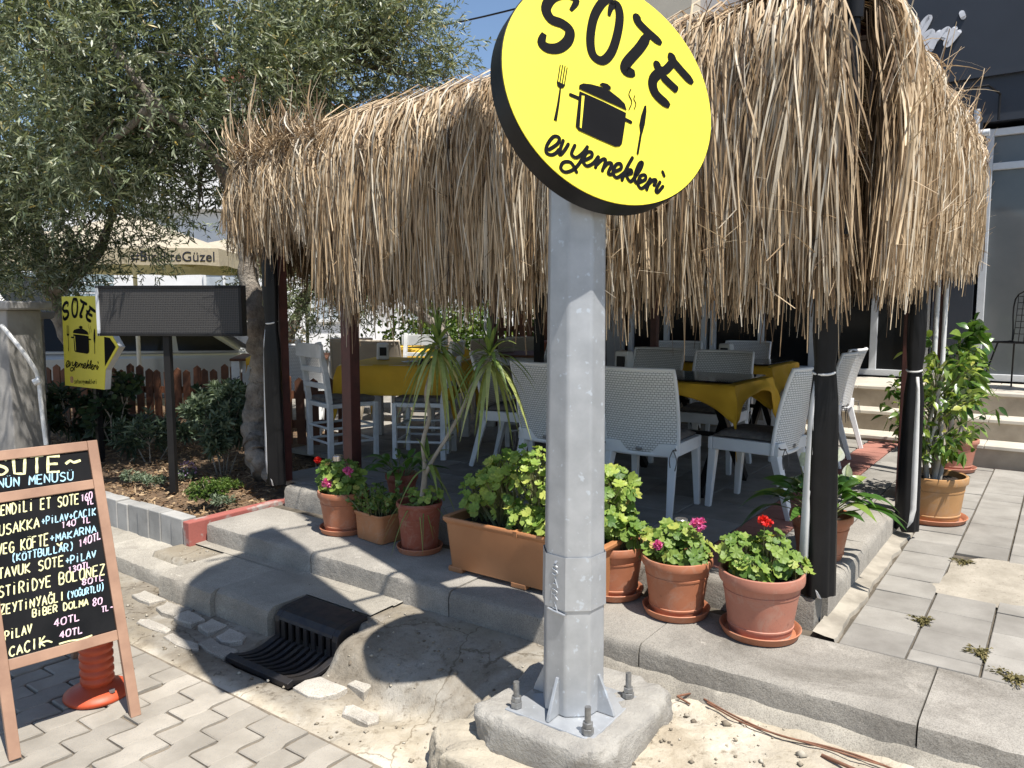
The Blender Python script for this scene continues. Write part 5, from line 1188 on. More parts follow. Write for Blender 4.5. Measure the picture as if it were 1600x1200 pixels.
# white wooden ladder-back chairs
def wood_chair(label, loc, rotz, cushion=M['cushion'], m=M['white_wood'], group='white wooden chairs at the left table'):
    t = thing('wooden_chair', label, 'chair', loc, rotz, group); w, d, sh, H = .40, .40, .46, .95
    for sx in (-1, 1):
        mb = MB(); pts = [(sx*w/2,-d/2,0),(sx*w/2,-d/2,sh),(sx*w/2,-d/2-.03,sh+.25),(sx*w/2,-d/2-.085,H)]
        for i in range(3): mb.bar(pts[i], pts[i+1], .038, .042)
        mb.build('leg', m, t, bevel=.003)
        mb = MB(); mb.bar((sx*w/2,d/2,0), (sx*w/2,d/2,sh-.005), .036, .036); mb.build('leg', m, t, bevel=.003)
    for z, hh in ((.88,.11),(.73,.04),(.60,.04)):
        y = -d/2 - (.03 if z < .72 else .06 if z < .8 else .075); q = MB(); q.box((0,y,z), (w+(.09 if z > .8 else -.03),.024,hh)); q.build('back_slat', m, t, bevel=.004)
    mb = MB(); mb.box((0,0,sh-.02), (w+.02,d+.02,.035)); mb.build('seat', m, t, bevel=.005)
    for z in (.14,.26): 
        for a, b in (((-w/2,d/2),(w/2,d/2)),((-w/2,-d/2),(w/2,-d/2)),((-w/2,-d/2),(-w/2,d/2)),((w/2,-d/2),(w/2,d/2))):
            mb = MB(); mb.tube([(a[0],a[1],z),(b[0],b[1],z)], .011, 8); mb.build('stretcher', m, t, smooth=60)
    if cushion: mb = MB(); mb.box((0,.01,sh+.02), (w-.01,d-.01,.04)); mb.build('cushion', cushion, t, bevel=.015, seg=3)
    return t
wc = wood_chair('white ladder-back chair with its back to the kerb beside the brown post', Vector((-1.40,6.28,ZT)), R(-52))
dup(wc, Vector((-.72,6.30,ZT)), R(82), 'white wooden chair seen side-on with dark jacket-grey cushion behind dracaena')
dup(wc, Vector((.12,6.9,ZT)), R(100), 'white wooden chair behind the right dracaena head')
dup(wc, Vector((-.95,7.75,ZT)), R(172), 'white wooden chair facing the street behind the left table')
mb = MB(); mb.box((0,0,.14), (.34,.05,.30)); t = tag(mb.build('jacket', mat('dark_grey_cloth', (.045,.04,.042), (.03,.027,.028), .9, scale=12, bstr=.2), bevel=.02, seg=3, loc=Vector((-.62,6.45,ZT+.50)), rotz=R(10)), 'dark grey jacket lying over a chair at the left yellow table', 'jacket')
# deeper rows of beige chairs and cloths
be = woven_chair('beige woven chair with rounded back left of the brown post', Vector((-1.35,8.3,ZT)), R(-10), 'beige chairs in the back row', M['rattan_beige'], M['beige_plastic'], False)
for (x, y, rz, lab) in ((-1.85,8.9,R(10),'beige woven chair farthest left in the back row'),(-.25,8.6,R(8),'beige woven chair behind the left dracaena head'),(.05,9.2,R(20),'beige woven chair in front of the dark hedge post'),(-2.6,8.4,R(30),'beige woven chair behind the left curtain near the tree')):
    dup(be, Vector((x,y,ZT)), rz, lab)
for (x, y, rz, lab) in ((-1.0,9.2,.1,'yellow clothed table in the back row behind the brown post'),(.25,8.1,-.2,'brown table in the back row behind the right dracaena head'),(-2.3,7.7,.2,'table with flowers behind the left curtain')):
    table('back_table', lab, Vector((x,y,ZT)), rz, .9, .8, M['fence_wood'], False)
cloth('yellow cloth on the back row table behind the brown post', Vector((-1.0,9.2,ZT)), .1, .91, .81, .745, .3); cloth('yellow cloth on the table with flowers behind the curtain', Vector((-2.3,7.7,ZT)), .2, .6, .81, .745, .07)
oc = mat('salmon_cloth', (.42,.13,.06), (.34,.10,.05), .85, scale=5, bstr=.1)
o = cloth('salmon cloth over a far table near the brown fence', Vector((.55,9.6,ZT)), .1, .8, .6, .80, .5); o.data.materials[0] = oc; o['group'] = 'coloured cloths on the far tables'
dk = mat('grey_brown_wood', (.16,.13,.12), (.11,.09,.085), .6, scale=8)
w2 = wood_chair('dim grey ladder-back chair far behind the grey post', Vector((.62,8.6,ZT)), R(170), None, dk, 'dim wooden chairs at the far fence'); dup(w2, Vector((.95,8.9,ZT)), R(190), 'dim grey ladder-back chair at the brown fence beside another')
# flowers in a small vase on the back table
t = thing('flower_vase', 'small vase of white and red flowers on the table behind the curtain', 'vase', Vector((-2.15,7.6,ZT+.745)))
mb = MB(); mb.lathe([(.03,0),(.045,.04),(.025,.10),(.03,.12)], 16); mb.build('vase', M['white_edge'], t, smooth=40)
d = unit(rng.normal(size=(90,3))+np.array([0,0,.6])); V, F, r = leaves(d*.09+np.array([0,0,.19]), d, .03, .022, rng.random(90), 2, 0, [.4,1,.5]); npmesh('blossoms', V, F, leafmat('mixed_petal', [(0,(.7,.68,.6)),(.6,(.8,.78,.72)),(.7,(.6,.05,.05)),(.85,(.1,.2,.04))], .6, .2), t, r)

# ================================================================== RESTAURANT BUILDING
bd = thing('restaurant_building', 'dark navy restaurant front with pale upper floor above stone steps', 'building', W(0,6.0,0), ROT)
# local: x = -a, y = b - 6
def bbox(name, x0, x1, y0, y1, z0, z1, m, bev=None, parent=None):
    mb = MB(); mb.box(((x0+x1)/2,(y0+y1)/2,(z0+z1)/2), (x1-x0,y1-y0,z1-z0)); return mb.build(name, m, parent or bd, bevel=bev)
fas = bbox('fascia', -2.15, 7, .0, .30, 3.46, 6.6, M['facade_navy']); bbox('fascia_trim', -2.15, 7, -.05, -.001, 3.90, 3.96, M['facade_navy'], None, fas); 
bbox('upper_wall', -5.2, -2.151, .25, .5, 3.0, 9.5, mat('lilac_grey_render', (.55,.53,.52), (.50,.48,.47), .9, scale=2), None)
bbox('upper_pillar', -4.3, -3.2, -.02, .249, 3.0, 9.5, M['beige_wall'])
bbox('lintel', -5.2, -2.151, .02, .249, 3.0, 3.4, M['facade_navy'])
bbox('back_wall', -5.2, 7, 2.5, 2.6, 0, 6, M['black_paint']); bbox('room_floor', -5.2, 7, .05, 2.5, .7, .79, M['black_paint']); bbox('room_ceiling', -5.2, 7, .302, 2.5, 3.5, 3.6, M['black_paint']); bbox('side_wall', -5.3, -5.2, 0, 2.6, 0, 9.5, M['beige_wall'])  # unlit room's darkness put into colour: back wall, floor and ceiling are black
for x0, x1 in ((-.42,-.05),): bbox('wall_pier', x0, x1, .0, .3, .7, 3.459, M['facade_navy'])
bbox('white_door', -4.75, -4.10, .03, .08, .4, 3.0, mat('grey_white_panel', (.42,.42,.40), (.36,.36,.345), .6))
def window(x0, x1, z0, z1, mulls=(), trans=None, gm=M['dark_glass'], nm='window'):
    w = bbox(nm, x0, x1, .12, .13, z0, z1, gm); f = .035
    for q in ((x0,x0+f*2,z0,z1),(x1-f*2,x1,z0,z1)): bbox('frame', q[0], q[1], .07, .17, q[2], q[3], M['alu'], .004, w)
    for z in [z0, z1-f*2] + ([trans] if trans else []): bbox('frame', x0+f*2+.0005, x1-f*2-.0005, .075, .165, z, z+f*2, M['alu'], .004, w)
    for x in mulls: bbox('frame', x-f, x+f, .08, .16, z0+f*2+.001, z1-f*2-.001, M['alu'], .004, w)
    return w
dgl = mat('reflecting_glass', (.10,.11,.115), (.13,.14,.145), .08, bstr=0, scale=1.2)
window(-.02, 1.30, .84, 3.40, (), 3.02-.03, dgl, 'glass_door')
window(1.34, 3.2, .84, 3.40, (2.2,), 2.99, dgl, 'glass_door')
for x0, x1 in ((-1.55,-.44),(-2.9,-1.62),(-4.05,-2.95)): window(x0, x1, .84, 2.95, ((x0+x1)/2,), None, M['dark_glass'], 'window')
# white script on the fascia: the same hand as the round sign, set level
pts_all = [p for st_ in LOGO['script'] for p in st_[0]]; ca_, sa_ = math.cos(R(16)), math.sin(R(16))
rotp = lambda p: (p[0]*ca_ - p[1]*sa_, p[0]*sa_ + p[1]*ca_)
RX = [rotp(p) for p in pts_all]; mnx = min(p[0] for p in RX); mxx = max(p[0] for p in RX); mny = min(p[1] for p in RX); mxy = max(p[1] for p in RX)
I = Ink((0,-.004,0), (1,0,0), (0,0,1), (0,-1,0), .012); k = 1.55/(mxx-mnx)
for p, w, cl in LOGO['script']: I.stroke([(-1.92 + (rotp(q)[0]-mnx)*k + .22*(rotp(q)[1]-mny)*k, 4.10 + (rotp(q)[1]-mny)*k*1.0) for q in p], w*k*1.15)
o = I.build('fascia_lettering', mat('white_letter', (.78,.78,.80), None, .5, bstr=0), fas); s = o.modifiers.new('s','SOLIDIFY'); s.thickness = .012
# folded awning arm with red cloth above the door
mb = MB(); mb.tube([(-1.5,-.30,3.30),(.04,-.30,3.30)], .035, 12); aw = mb.build('awning_tube', M['alu'], bd, smooth=40)
mb = MB(); mb.tube([(-1.5,-.22,3.23),(-.08,-.22,3.23)], .05, 12); mb.build('awning_cloth', mat('salmon_awning', (.50,.16,.10), None, .8), aw, smooth=40)
mb = MB()
for x in (-.16,-.07): mb.tube([(x,-.36,3.52),(x,-.36,3.10)], .028, 10)
mb.build('awning_arm', M['alu'], aw, smooth=40)
mb = MB(); mb.tube([(-1.1,-.5,3.70),(.02,-.5,3.70),(.09,-.1,3.70),(.09,-.1,3.45)], .012, 6); mb.tube([(-.7,-.5,3.70),(-.7,-.1,3.6)], .012, 6); mb.build('awning_bracket', M['black_metal'], aw)
t = thing('added_shade_awning', 'added unseen dark awning shading the seating between facade and thatch', 'awning', W(2.9,3.1,0), ROT)  # unseen canvas added to keep the far seating in shade
mb = MB(); mb.prism([(-2.1,.0,2.72),(2.6,.0,2.72),(2.6,2.85,3.05),(-2.1,2.85,3.05)], (0,0,.02)); mb.build('canvas', mat('dark_canvas', (.02,.02,.023), None, .85, bstr=.05), t)
for x in (-2.05,2.55): mb = MB(); mb.bar((x,0,2.70),(x,2.85,3.03),.04,.04); mb.build('awning_rail', M['alu'], t)
# wire chair on the platform
wch = thing('wire_chair', 'black wire chair on the stone platform by the glass door', 'chair', W(-.42,5.35,ZP), ROT+R(150))
mb = MB()
for i in range(9):
    x = -.2+.05*i; mb.tube(catmull([(x,.2,.45),(x,-.15,.44),(x,-.2,.50),(x*1.04,-.25,.9)]), .0035, 5, cap=False)
for j in range(7): z = .52+.06*j; mb.tube([(-.2,-.2-.05*j/6,z),(.2,-.2-.05*j/6,z)], .0035, 5, cap=False)
for j in range(6): mb.tube([(-.2,.18-.065*j,.447),(.2,.18-.065*j,.447)], .0035, 5, cap=False)
mb.tube(catmull([(-.2,.2,.45),(-.2,-.15,.45),(-.21,-.2,.5),(-.21,-.25,.9),(.21,-.25,.9),(.21,-.2,.5),(.2,-.15,.45),(.2,.2,.45),(-.2,.2,.45)],6), .007, 6); mb.build('wire_shell', M['black_metal'], wch, smooth=60)
for sx in (-1,1):
    for y0, y1 in ((.12,.22),(-.12,-.24)): mb = MB(); mb.tube([(sx*.14,y0,.445),(sx*.22,y1,0)], .008, 8); mb.build('leg', M['black_metal'], wch, smooth=60)

# person by the glass door (mostly beyond the picture edge)
pr = thing('person', 'person in dark clothes and white shoes standing by the glass door', 'person', W(-.70,5.38,ZP), ROT+R(60))
def skin(name, joints, edges, rad, m, parent):
    me = bpy.data.meshes.new(name); me.from_pydata(joints, edges, []); me.update(); me.materials.append(m)
    o = bpy.data.objects.new(name, me); COL.objects.link(o); o.parent = parent
    sm = o.modifiers.new('skin','SKIN'); sm.use_smooth_shade = True
    for i, r in enumerate(rad): me.skin_vertices[0].data[i].radius = (r, r) if not isinstance(r, tuple) else r
    me.skin_vertices[0].data[0].use_root = True
    s = o.modifiers.new('sub','SUBSURF'); s.levels = 2; s.render_levels = 2; return o
skinm = mat('skin', (.50,.30,.21), (.44,.26,.18), .55, scale=20, bstr=0)
J = [(0,0,.95),(0,0,1.15),(0,.01,1.35),(0,.01,1.45),(0,.03,1.53),(0,.04,1.62),(0,.03,1.70),
     (.18,0,1.38),(.23,.02,1.12),(.20,.16,.92),(.19,.20,.85),(-.18,0,1.38),(-.23,.02,1.12),(-.20,.14,.90),(-.19,.17,.83),
     (.09,0,.90),(.10,.02,.50),(.10,-.01,.09),(.11,.10,.05),(-.09,0,.90),(-.10,.03,.50),(-.10,.0,.09),(-.11,.12,.05)]
E_ = [(0,1),(1,2),(2,3),(3,4),(4,5),(5,6),(2,7),(7,8),(8,9),(9,10),(2,11),(11,12),(12,13),(13,14),(0,15),(15,16),(16,17),(17,18),(0,19),(19,20),(20,21),(21,22)]
Rr_ = [(.15,.11),(.14,.10),(.15,.10),.055,.055,(.075,.095),(.07,.085),.055,.045,.035,.03,.055,.045,.035,.03,.085,.06,.042,.04,.085,.06,.042,.04]
body = skin('body', J, E_, Rr_, skinm, pr)
nav = mat('navy_fabric', (.014,.018,.032), (.02,.024,.04), .85, scale=20, bstr=.1)
skin('shirt', [(0,0,.90),(0,0,1.15),(0,.01,1.35),(0,.01,1.43),(.18,0,1.38),(.235,.02,1.12),(-.18,0,1.38),(-.235,.02,1.12),(.20,.16,.92),(-.20,.14,.90)], [(0,1),(1,2),(2,3),(2,4),(4,5),(2,6),(6,7),(5,8),(7,9)], [(.165,.125),(.155,.115),(.165,.115),.06,.068,.06,.068,.06,.048,.048], nav, pr)
skin('trousers', [(0,0,.95),(.09,0,.88),(.10,.02,.50),(.10,-.01,.12),(-.09,0,.88),(-.10,.03,.50),(-.10,0,.12)], [(0,1),(1,2),(2,3),(0,4),(4,5),(5,6)], [(.16,.12),.095,.07,.055,.095,.07,.055], nav, pr)
skin('hair', [(0,-.02,1.62),(0,.0,1.72),(0,.03,1.75)], [(0,1),(1,2)], [(.085,.085),(.085,.09),(.06,.05)], M['black_paint'], pr)
for sx in (-1,1): skin('shoe', [(sx*.105,-.05,.05),(sx*.105,.06,.045),(sx*.11,.17,.035)], [(0,1),(1,2)], [.05,.048,.038], M['white_edge'], pr)
mb = MB(); 
for x in (-.03,.03): mb.lathe([(.001,-.008),(.008,0),(.001,.008)], 10, (x,.13,1.64))
mb.build('eyes', M['black_paint'], pr); mb = MB(); mb.prism([(-.012,.125,1.60),(.012,.125,1.60),(0,.155,1.605)], (0,-.005,.045)); mb.build('nose', skinm, pr); mb = MB(); mb.box((0,.128,1.572),(.04,.008,.008)); mb.build('mouth', mat('lip',(.35,.12,.10)), pr)

# ================================================================== GARDEN AND LEFT SIDE
def olive(name, label, trunks, clumps, nleaf, seed, ll=(.040,.068), lw=.0115, m=None):
    g = np.random.default_rng(seed); t = thing(name, label, 'tree', (0,0,0), 0, 'olive trees')
    mb = MB()
    for pts, r0, r1 in trunks:
        p = catmull(pts, 6); k = len(p); off = [Vector((g.normal()*.008, g.normal()*.008, 0)) for _ in p]
        mb.tube([a+b for a, b in zip(p, off)], [(r0+(r1-r0)*i/(k-1))*(1+.14*math.sin(i*1.9)+.10*g.normal()*.5) for i in range(k)], 12)
    tops = [Vector(q[0][-1]) for q in trunks]
    for (c, rad, tone) in clumps:
        c = Vector(c); a = min(tops, key=lambda q: (q-c).length)
        if (a-c).length < 2.6:
            m_ = (a+c)/2 + Vector((g.normal()*.08, g.normal()*.08, -.08)); mb.tube(catmull([a, m_, c], 5), [.035-.0026*k for k in range(11)], 7)
            for _ in range(4): e = c + Vector(unit(g.normal(size=3))*rad*.8); mb.tube([m_*.4+c*.6, (m_+c*1.5+e*.5)/3, e], [.014,.010,.004], 5)
    mb.build('trunk', M['bark'], t, smooth=70)
    P, D, r, Pb = [], [], [], MB()
    vol = np.array([c[1]**2 for c in clumps]); ns = (vol/vol.sum()*nleaf/13).astype(int)
    for (c, rad, tone), n in zip(clumps, ns):
        c = np.array(c); sub = c + unit(g.normal(size=(max(5,int(12*rad)),3)))*rad*g.uniform(.25,1.0,(max(5,int(12*rad)),1))*np.array([1,1,.85])
        for i in range(n):
            s_ = sub[g.integers(len(sub))]; b = s_ + g.normal(size=3)*rad*.20
            d = unit((b-c)/rad*.8 + g.normal(size=3)*.6 + np.array([0,0,.15])); L = g.uniform(.14,.32)
            k = np.linspace(.05,1.05,13)
            ctr = b + d*(k*L)[:,None]; P.append(ctr); D.append(d*.75 + unit(g.normal(size=(13,3)))*.8); r.append(np.clip(g.normal(.5,.22,13)+tone,0,1))
    P = np.concatenate(P); D = np.concatenate(D); r = np.concatenate(r); N = len(P)
    V, F, rr = leaves(P, D, g.uniform(ll[0],ll[1],N), lw, r, 2, .1, [.35,1,.2], g.normal(size=(N,3)))
    cr = npmesh('crown', V, F, m or OLV, t, rr); return t
OLV = leafmat('olive_leaf', [(0,(.03,.045,.02)),(.3,(.105,.135,.068)),(.62,(.235,.27,.155)),(.92,(.46,.48,.35)),(1,(.42,.31,.08))], .42, .22, .5)
d_ = ond
tk = Vector((-1.99,6.02,.22))
t1pts = [d_(418,742,5.75), d_(402,700,5.9), d_(396,660,6.0), d_(404,615,6.0), d_(409,570,6.0), d_(402,520,6.0), d_(394,470,6.05), d_(388,410,6.1), d_(378,350,6.2), d_(355,270,6.3), d_(345,190,6.3)]
br1 = [d_(388,690,5.8), d_(404,716,5.72), d_(428,748,5.62)]
br2 = [d_(378,350,6.2), d_(410,270,6.7), d_(470,170,7.2), d_(520,80,7.5)]; br3 = [d_(366,300,6.25), d_(320,230,5.9), d_(240,160,5.6)]
def C(px, py, dd, rr, tone=0): return (tuple(d_(px,py,dd)), rr, tone)
olive('olive_tree', 'large silvery olive tree with twisted trunk beside the left end post', [(t1pts,.105,.06),(br1,.075,.06),(br2,.055,.02),(br3,.05,.02)],
  [C(330,60,6.0,.85),C(200,110,5.8,.8,.02),(C(90,60,5.9,.75,.05)),C(420,100,6.8,.8,-.05),C(540,60,7.4,.85,.03),C(620,90,7.6,.55,.05),C(250,230,5.9,.6,-.06),C(130,230,5.8,.65),C(335,170,6.3,.48,-.10),C(460,30,7.2,.8),C(560,140,7.9,.55,-.02),C(690,110,7.8,.24,.06),C(655,30,7.6,.42,.06),C(300,-80,6.2,.95),C(500,-90,7.2,.9,.05),C(110,-70,5.8,.9,.05),C(440,170,7.6,.5,-.08),C(345,262,6.5,.34,-.06),C(372,215,6.6,.36,-.04),C(310,300,6.4,.26,-.05),C(420,215,7.6,.4,-.06)], 98000, 41, (.045,.075), .0135)
t2pts = [d_(200,735,7.9), d_(186,650,8.0), d_(150,580,8.0), d_(105,520,8.0), d_(82,460,8.0), d_(66,400,8.0), d_(40,300,8.0)]
olive('olive_tree', 'second olive tree with leaning trunk growing from a tyre at the far left', [(t2pts,.115,.07),([d_(82,460,8),d_(150,400,7.8),d_(190,300,7.6)],.06,.03)],
  [C(40,330,7.4,.75,-.02),C(150,330,7.4,.65,-.06),C(60,210,7.0,.85),C(205,290,7.2,.42,-.05),C(0,420,7.4,.55,.0),C(130,415,7.4,.42,-.05),C(-60,250,7.0,.9,.04),C(-40,60,7.0,.9,.05),C(180,230,7.0,.55,-.06)], 52000, 42, (.045,.075), .0135)
olive('olive_tree', 'small dark olive tree behind the left tables seen against a white wall', [([d_(440,600,10.5),d_(455,520,10.5),d_(480,460,10.5),d_(520,380,10.5)],.09,.05),([d_(725,600,11),d_(690,520,11),d_(670,500,11),d_(600,440,11)],.10,.05)],
  [C(500,440,10.5,.75,-.1),C(450,480,10.4,.45,-.1),C(560,470,10.6,.45,-.1),C(420,440,10.5,.45,-.08),C(350,480,11.5,.3,-.05),C(520,330,10.5,1.0),C(640,300,11,1.0)], 24000, 43, (.05,.08), .016)
# tyre ring round the second trunk
t = thing('tyre_planter', 'old black tyre ringing the leaning olive trunk', 'tyre', ond(195,730,7.6) * 1.0); t.location.z = .30
mb = MB(); mb.lathe([(.26,.0),(.36,.01),(.40,.06),(.40,.14),(.36,.19),(.26,.20),(.245,.16),(.245,.04)], 40, closed=True); mb.build('tyre', M['black_paint'], t, smooth=40)
# bush, shrubs and small plants of the bed
SHR = leafmat('euphorbia_leaf', [(0,(.035,.055,.035)),(.4,(.085,.125,.075)),(.8,(.19,.235,.15)),(1,(.28,.32,.20))], .5, .2)
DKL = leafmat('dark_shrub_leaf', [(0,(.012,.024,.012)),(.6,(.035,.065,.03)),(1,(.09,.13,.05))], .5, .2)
BOX = leafmat('dwarf_bush_leaf', [(0,(.03,.06,.012)),(.5,(.085,.15,.028)),(1,(.19,.26,.05))], .5, .2)
def shrub(name, label, base, spots, n, m, ll, lw, seed, whorl=16, group=None, stemr=.006, cat='shrub'):
    g = np.random.default_rng(seed); t = thing(name, label, cat, base, 0, group); P, D, r = [], [], []; mb = MB()
    for (x,y,z,rad,tone) in spots:
        for i in range(n):
            d = unit(g.normal(size=3)*np.array([1,1,.7])+np.array([0,0,.3])); e = np.array([x,y,z]) + d*rad*g.uniform(.55,1.0)
            if e[2] < .03: continue
            ax = unit(d + np.array([0,0,.7]) + g.normal(size=3)*.25)
            k = np.arange(whorl)/whorl; az = k*whorl*2.4; x1 = unit(np.cross(ax, g.normal(size=3))); y1 = np.cross(ax, x1)
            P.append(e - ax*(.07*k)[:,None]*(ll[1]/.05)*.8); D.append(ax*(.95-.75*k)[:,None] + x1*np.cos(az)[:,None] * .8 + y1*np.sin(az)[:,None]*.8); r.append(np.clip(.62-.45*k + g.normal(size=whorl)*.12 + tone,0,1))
            if i % 3 == 0: mb.tube([(x*.25,y*.25,0),(x*.7,y*.7,z*.6),tuple(e-ax*.03)], [stemr,stemr*.8,stemr*.4], 5, cap=False)
    P = np.concatenate(P); D = np.concatenate(D); r = np.concatenate(r); N = len(P)
    V, F, rr = leaves(P, D, g.uniform(ll[0],ll[1],N), lw, r, 3, .15, [.35,.95,.9,.1], g.normal(size=(N,3))+np.array([0,0,.7]), fold=.2)
    npmesh('foliage', V, F, m, t, rr); mb.build('stems', WOODY, t, smooth=60); return t
def onbed(px, py, z=.25): return onz(px, py, z)
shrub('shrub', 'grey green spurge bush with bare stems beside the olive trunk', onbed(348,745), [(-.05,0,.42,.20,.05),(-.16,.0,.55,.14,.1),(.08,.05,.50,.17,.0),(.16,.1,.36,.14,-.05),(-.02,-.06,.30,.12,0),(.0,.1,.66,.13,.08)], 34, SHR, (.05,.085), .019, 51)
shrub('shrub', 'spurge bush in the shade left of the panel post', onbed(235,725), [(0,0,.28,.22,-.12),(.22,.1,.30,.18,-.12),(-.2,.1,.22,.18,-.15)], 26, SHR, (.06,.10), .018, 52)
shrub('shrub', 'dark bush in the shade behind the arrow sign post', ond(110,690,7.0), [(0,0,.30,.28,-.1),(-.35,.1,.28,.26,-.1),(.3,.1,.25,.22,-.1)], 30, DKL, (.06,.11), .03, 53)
shrub('shrub', 'leafy dark vine under the arrow sign', ond(175,690,6.7), [(0,0,.35,.18,.1),(.12,.1,.50,.13,.15),(-.1,.0,.2,.16,.0)], 13, DKL, (.06,.10), .05, 54, 9)
shrub('shrub', 'low dark shrub between the fence and the trunk', ond(330,690,6.6), [(0,0,.30,.22,-.1),(.2,.1,.38,.18,-.1)], 24, DKL, (.05,.08), .03, 55)
shrub('dwarf_bush', 'small round bright green bush on the mulch', onbed(326,785), [(0,0,.075,.115,.05),(.06,.02,.07,.10,.05),(-.06,.0,.06,.10,0)], 130, BOX, (.012,.020), .007, 56, 12, None, .003)
for i, (px, py, lab) in enumerate(((237,760,'pale tufted plant left of the panel post'),(285,752,'violet flowered clump right of the panel post'),(205,755,'smallest pale tuft on the mulch at the left'),(362,765,'low yellowish tuft right of the round bush'),(345,792,'tiny weed at the inner side of the brick kerb'))):
    t = shrub('tuft', lab, onbed(px, py), [(0,0,.04,.06,.15),(.06,.02,.035,.05,.1),(-.05,.03,.05,.05,.12)], 14, SHR if i != 3 else BOX, (.018,.035), .009, 60+i, 10, 'small bed plants', .002, 'small plant')
    if i == 1: 
        d = unit(rng.normal(size=(60,3))+np.array([0,0,.5])); V, F, r = leaves(d*.06+np.array([.04,0,.09]), d, .013, .011, rng.random(60), 2, 0, [.4,1,.5]); npmesh('blossoms', V, F, leafmat('violet_petal', [(0,(.25,.14,.36)),(1,(.45,.32,.55))], .6, .3), t, r)
# blank LED panel on a post
pb = onbed(269,768); lp = thing('led_panel', 'blank dark mesh display panel on a thin black post in the bed', 'display panel', pb, R(-4))
mb = MB(); mb.box((0,.03,.62), (.048,.048,1.28)); mb.build('post', M['black_metal'], lp, bevel=.003)
def ledmat():
    m, n, l, p, o = _new('led_mesh'); tc = n.new('ShaderNodeTexCoord'); b = n.new('ShaderNodeTexBrick'); mp = n.new('ShaderNodeMapping'); mp.inputs['Rotation'].default_value = (R(90),0,0); l.new(tc.outputs['Object'], mp.inputs[0]); l.new(mp.outputs[0], b.inputs[0])
    b.offset = 0; b.inputs['Scale'].default_value = 1; b.inputs['Brick Width'].default_value = .0125; b.inputs['Row Height'].default_value = .0125; b.inputs['Mortar Size'].default_value = .0022; b.inputs['Mortar Smooth'].default_value = .3
    b.inputs['Color1'].default_value = (.012,.012,.013,1); b.inputs['Color2'].default_value = (.016,.016,.017,1); b.inputs['Mortar'].default_value = (.055,.051,.047,1)
    l.new(b.outputs['Color'], p.inputs['Base Color']); p.inputs['Roughness'].default_value = .5; l.new(bump(n, l, b.outputs['Fac'], None, .5, .003), p.inputs['Normal']); return m
mb = MB(); mb.box((.055,0,1.325), (1.03,.07,.325)); fr = mb.build('panel', ledmat(), lp)
for (cx, cz, sx, sz) in ((.055,1.495,1.075,.02),(.055,1.155,1.075,.02),(-.472,1.325,.022,.36),(.582,1.325,.022,.36)):
    q = MB(); q.box((cx,-.002,cz), (sx,.085,sz)); q.build('frame', M['black_metal'] if cx > -.4 else M['alu'], fr, bevel=.002)
# yellow arrow sign on a post, parallel to the terrace front
AS = ond(130, 535, 6.6); asn = thing('arrow_sign', 'yellow arrow shaped restaurant sign on a dark post at the left', 'sign', (AS.x, AS.y, .2), ROT)
aN = Vector((-VX, -VY, 0)); aX = Vector((-UX, -UY, 0))
def onarrow(cx, cy):
    r = ray(cx/4, 400 + cy/4); k = aN.dot(AS - Vector((0,0,CAMH)))/aN.dot(r); x = r*k + Vector((0,0,CAMH)) - AS
    return (x.dot(aX), x.z)
A3 = lambda p, y=0: Vector((p[0], y, p[1] + AS.z - .2))
out = [(388,253),(640,250),(652,500),(706,500),(745,568),(662,712),(655,835),(410,808)]; outl = [onarrow(*p) for p in out]
mb = MB(); mb.prism([A3(p) for p in outl], (0,.05,0)); af = mb.build('sign_box', M['white_edge'], asn, bevel=.002)
mb = MB(); mb.prism([A3(p, -.0005) for p in outl], (0,-.004,0)); mb.build('sign_face', M['yellow'], af)
I = Ink(A3((0,0),-.0047), (1,0,0), (0,0,1), (0,-1,0), .001); I.poly([onarrow(*p) for p in ((655,505),(690,512),(728,568),(660,690))]); I.build('arrow_mark', M['ink'], af)
def fit(nm, box, rot):
    c, s_ = math.cos(rot), math.sin(rot); src = [p for e in LOGO[nm] for p in (e[1] if nm == 'emblem' else e[0])]; rp = [(p[0]*c-p[1]*s_, p[0]*s_+p[1]*c) for p in src]
    x0, x1 = min(p[0] for p in rp), max(p[0] for p in rp); y0, y1 = min(p[1] for p in rp), max(p[1] for p in rp)
    bl = onarrow(box[0], box[3]); brr = onarrow(box[2], box[3]); tl = onarrow(box[0], box[1])
    W_, H_ = brr[0]-bl[0], tl[1]-bl[1]
    return lambda n_, t: (bl[0] + ((t[0]*c-t[1]*s_)-x0)/(x1-x0)*W_, bl[1] + ((t[0]*s_+t[1]*c)-y0)/(y1-y0)*H_)
for nm, box in (('sote',(402,268,606,405)),('emblem',(428,420,606,602)),('script',(420,640,622,715))):
    xf = fit(nm, box, R(15)); put(None, A3((0,0),-.0047), (1,0,0), (0,0,1), (0,-1,0), (nm,), xf, .86 if nm == 'sote' else .9, af, M['ink'], M['yellow'])
I = Ink(A3((0,0),-.0047), (1,0,0), (0,0,1), (0,-1,0), .001)     # account line under the script
s_ = 'soteevyemekleri'; p0, p1 = onarrow(470,795), onarrow(612,798); hh = onarrow(470,770)[1]-p0[1]
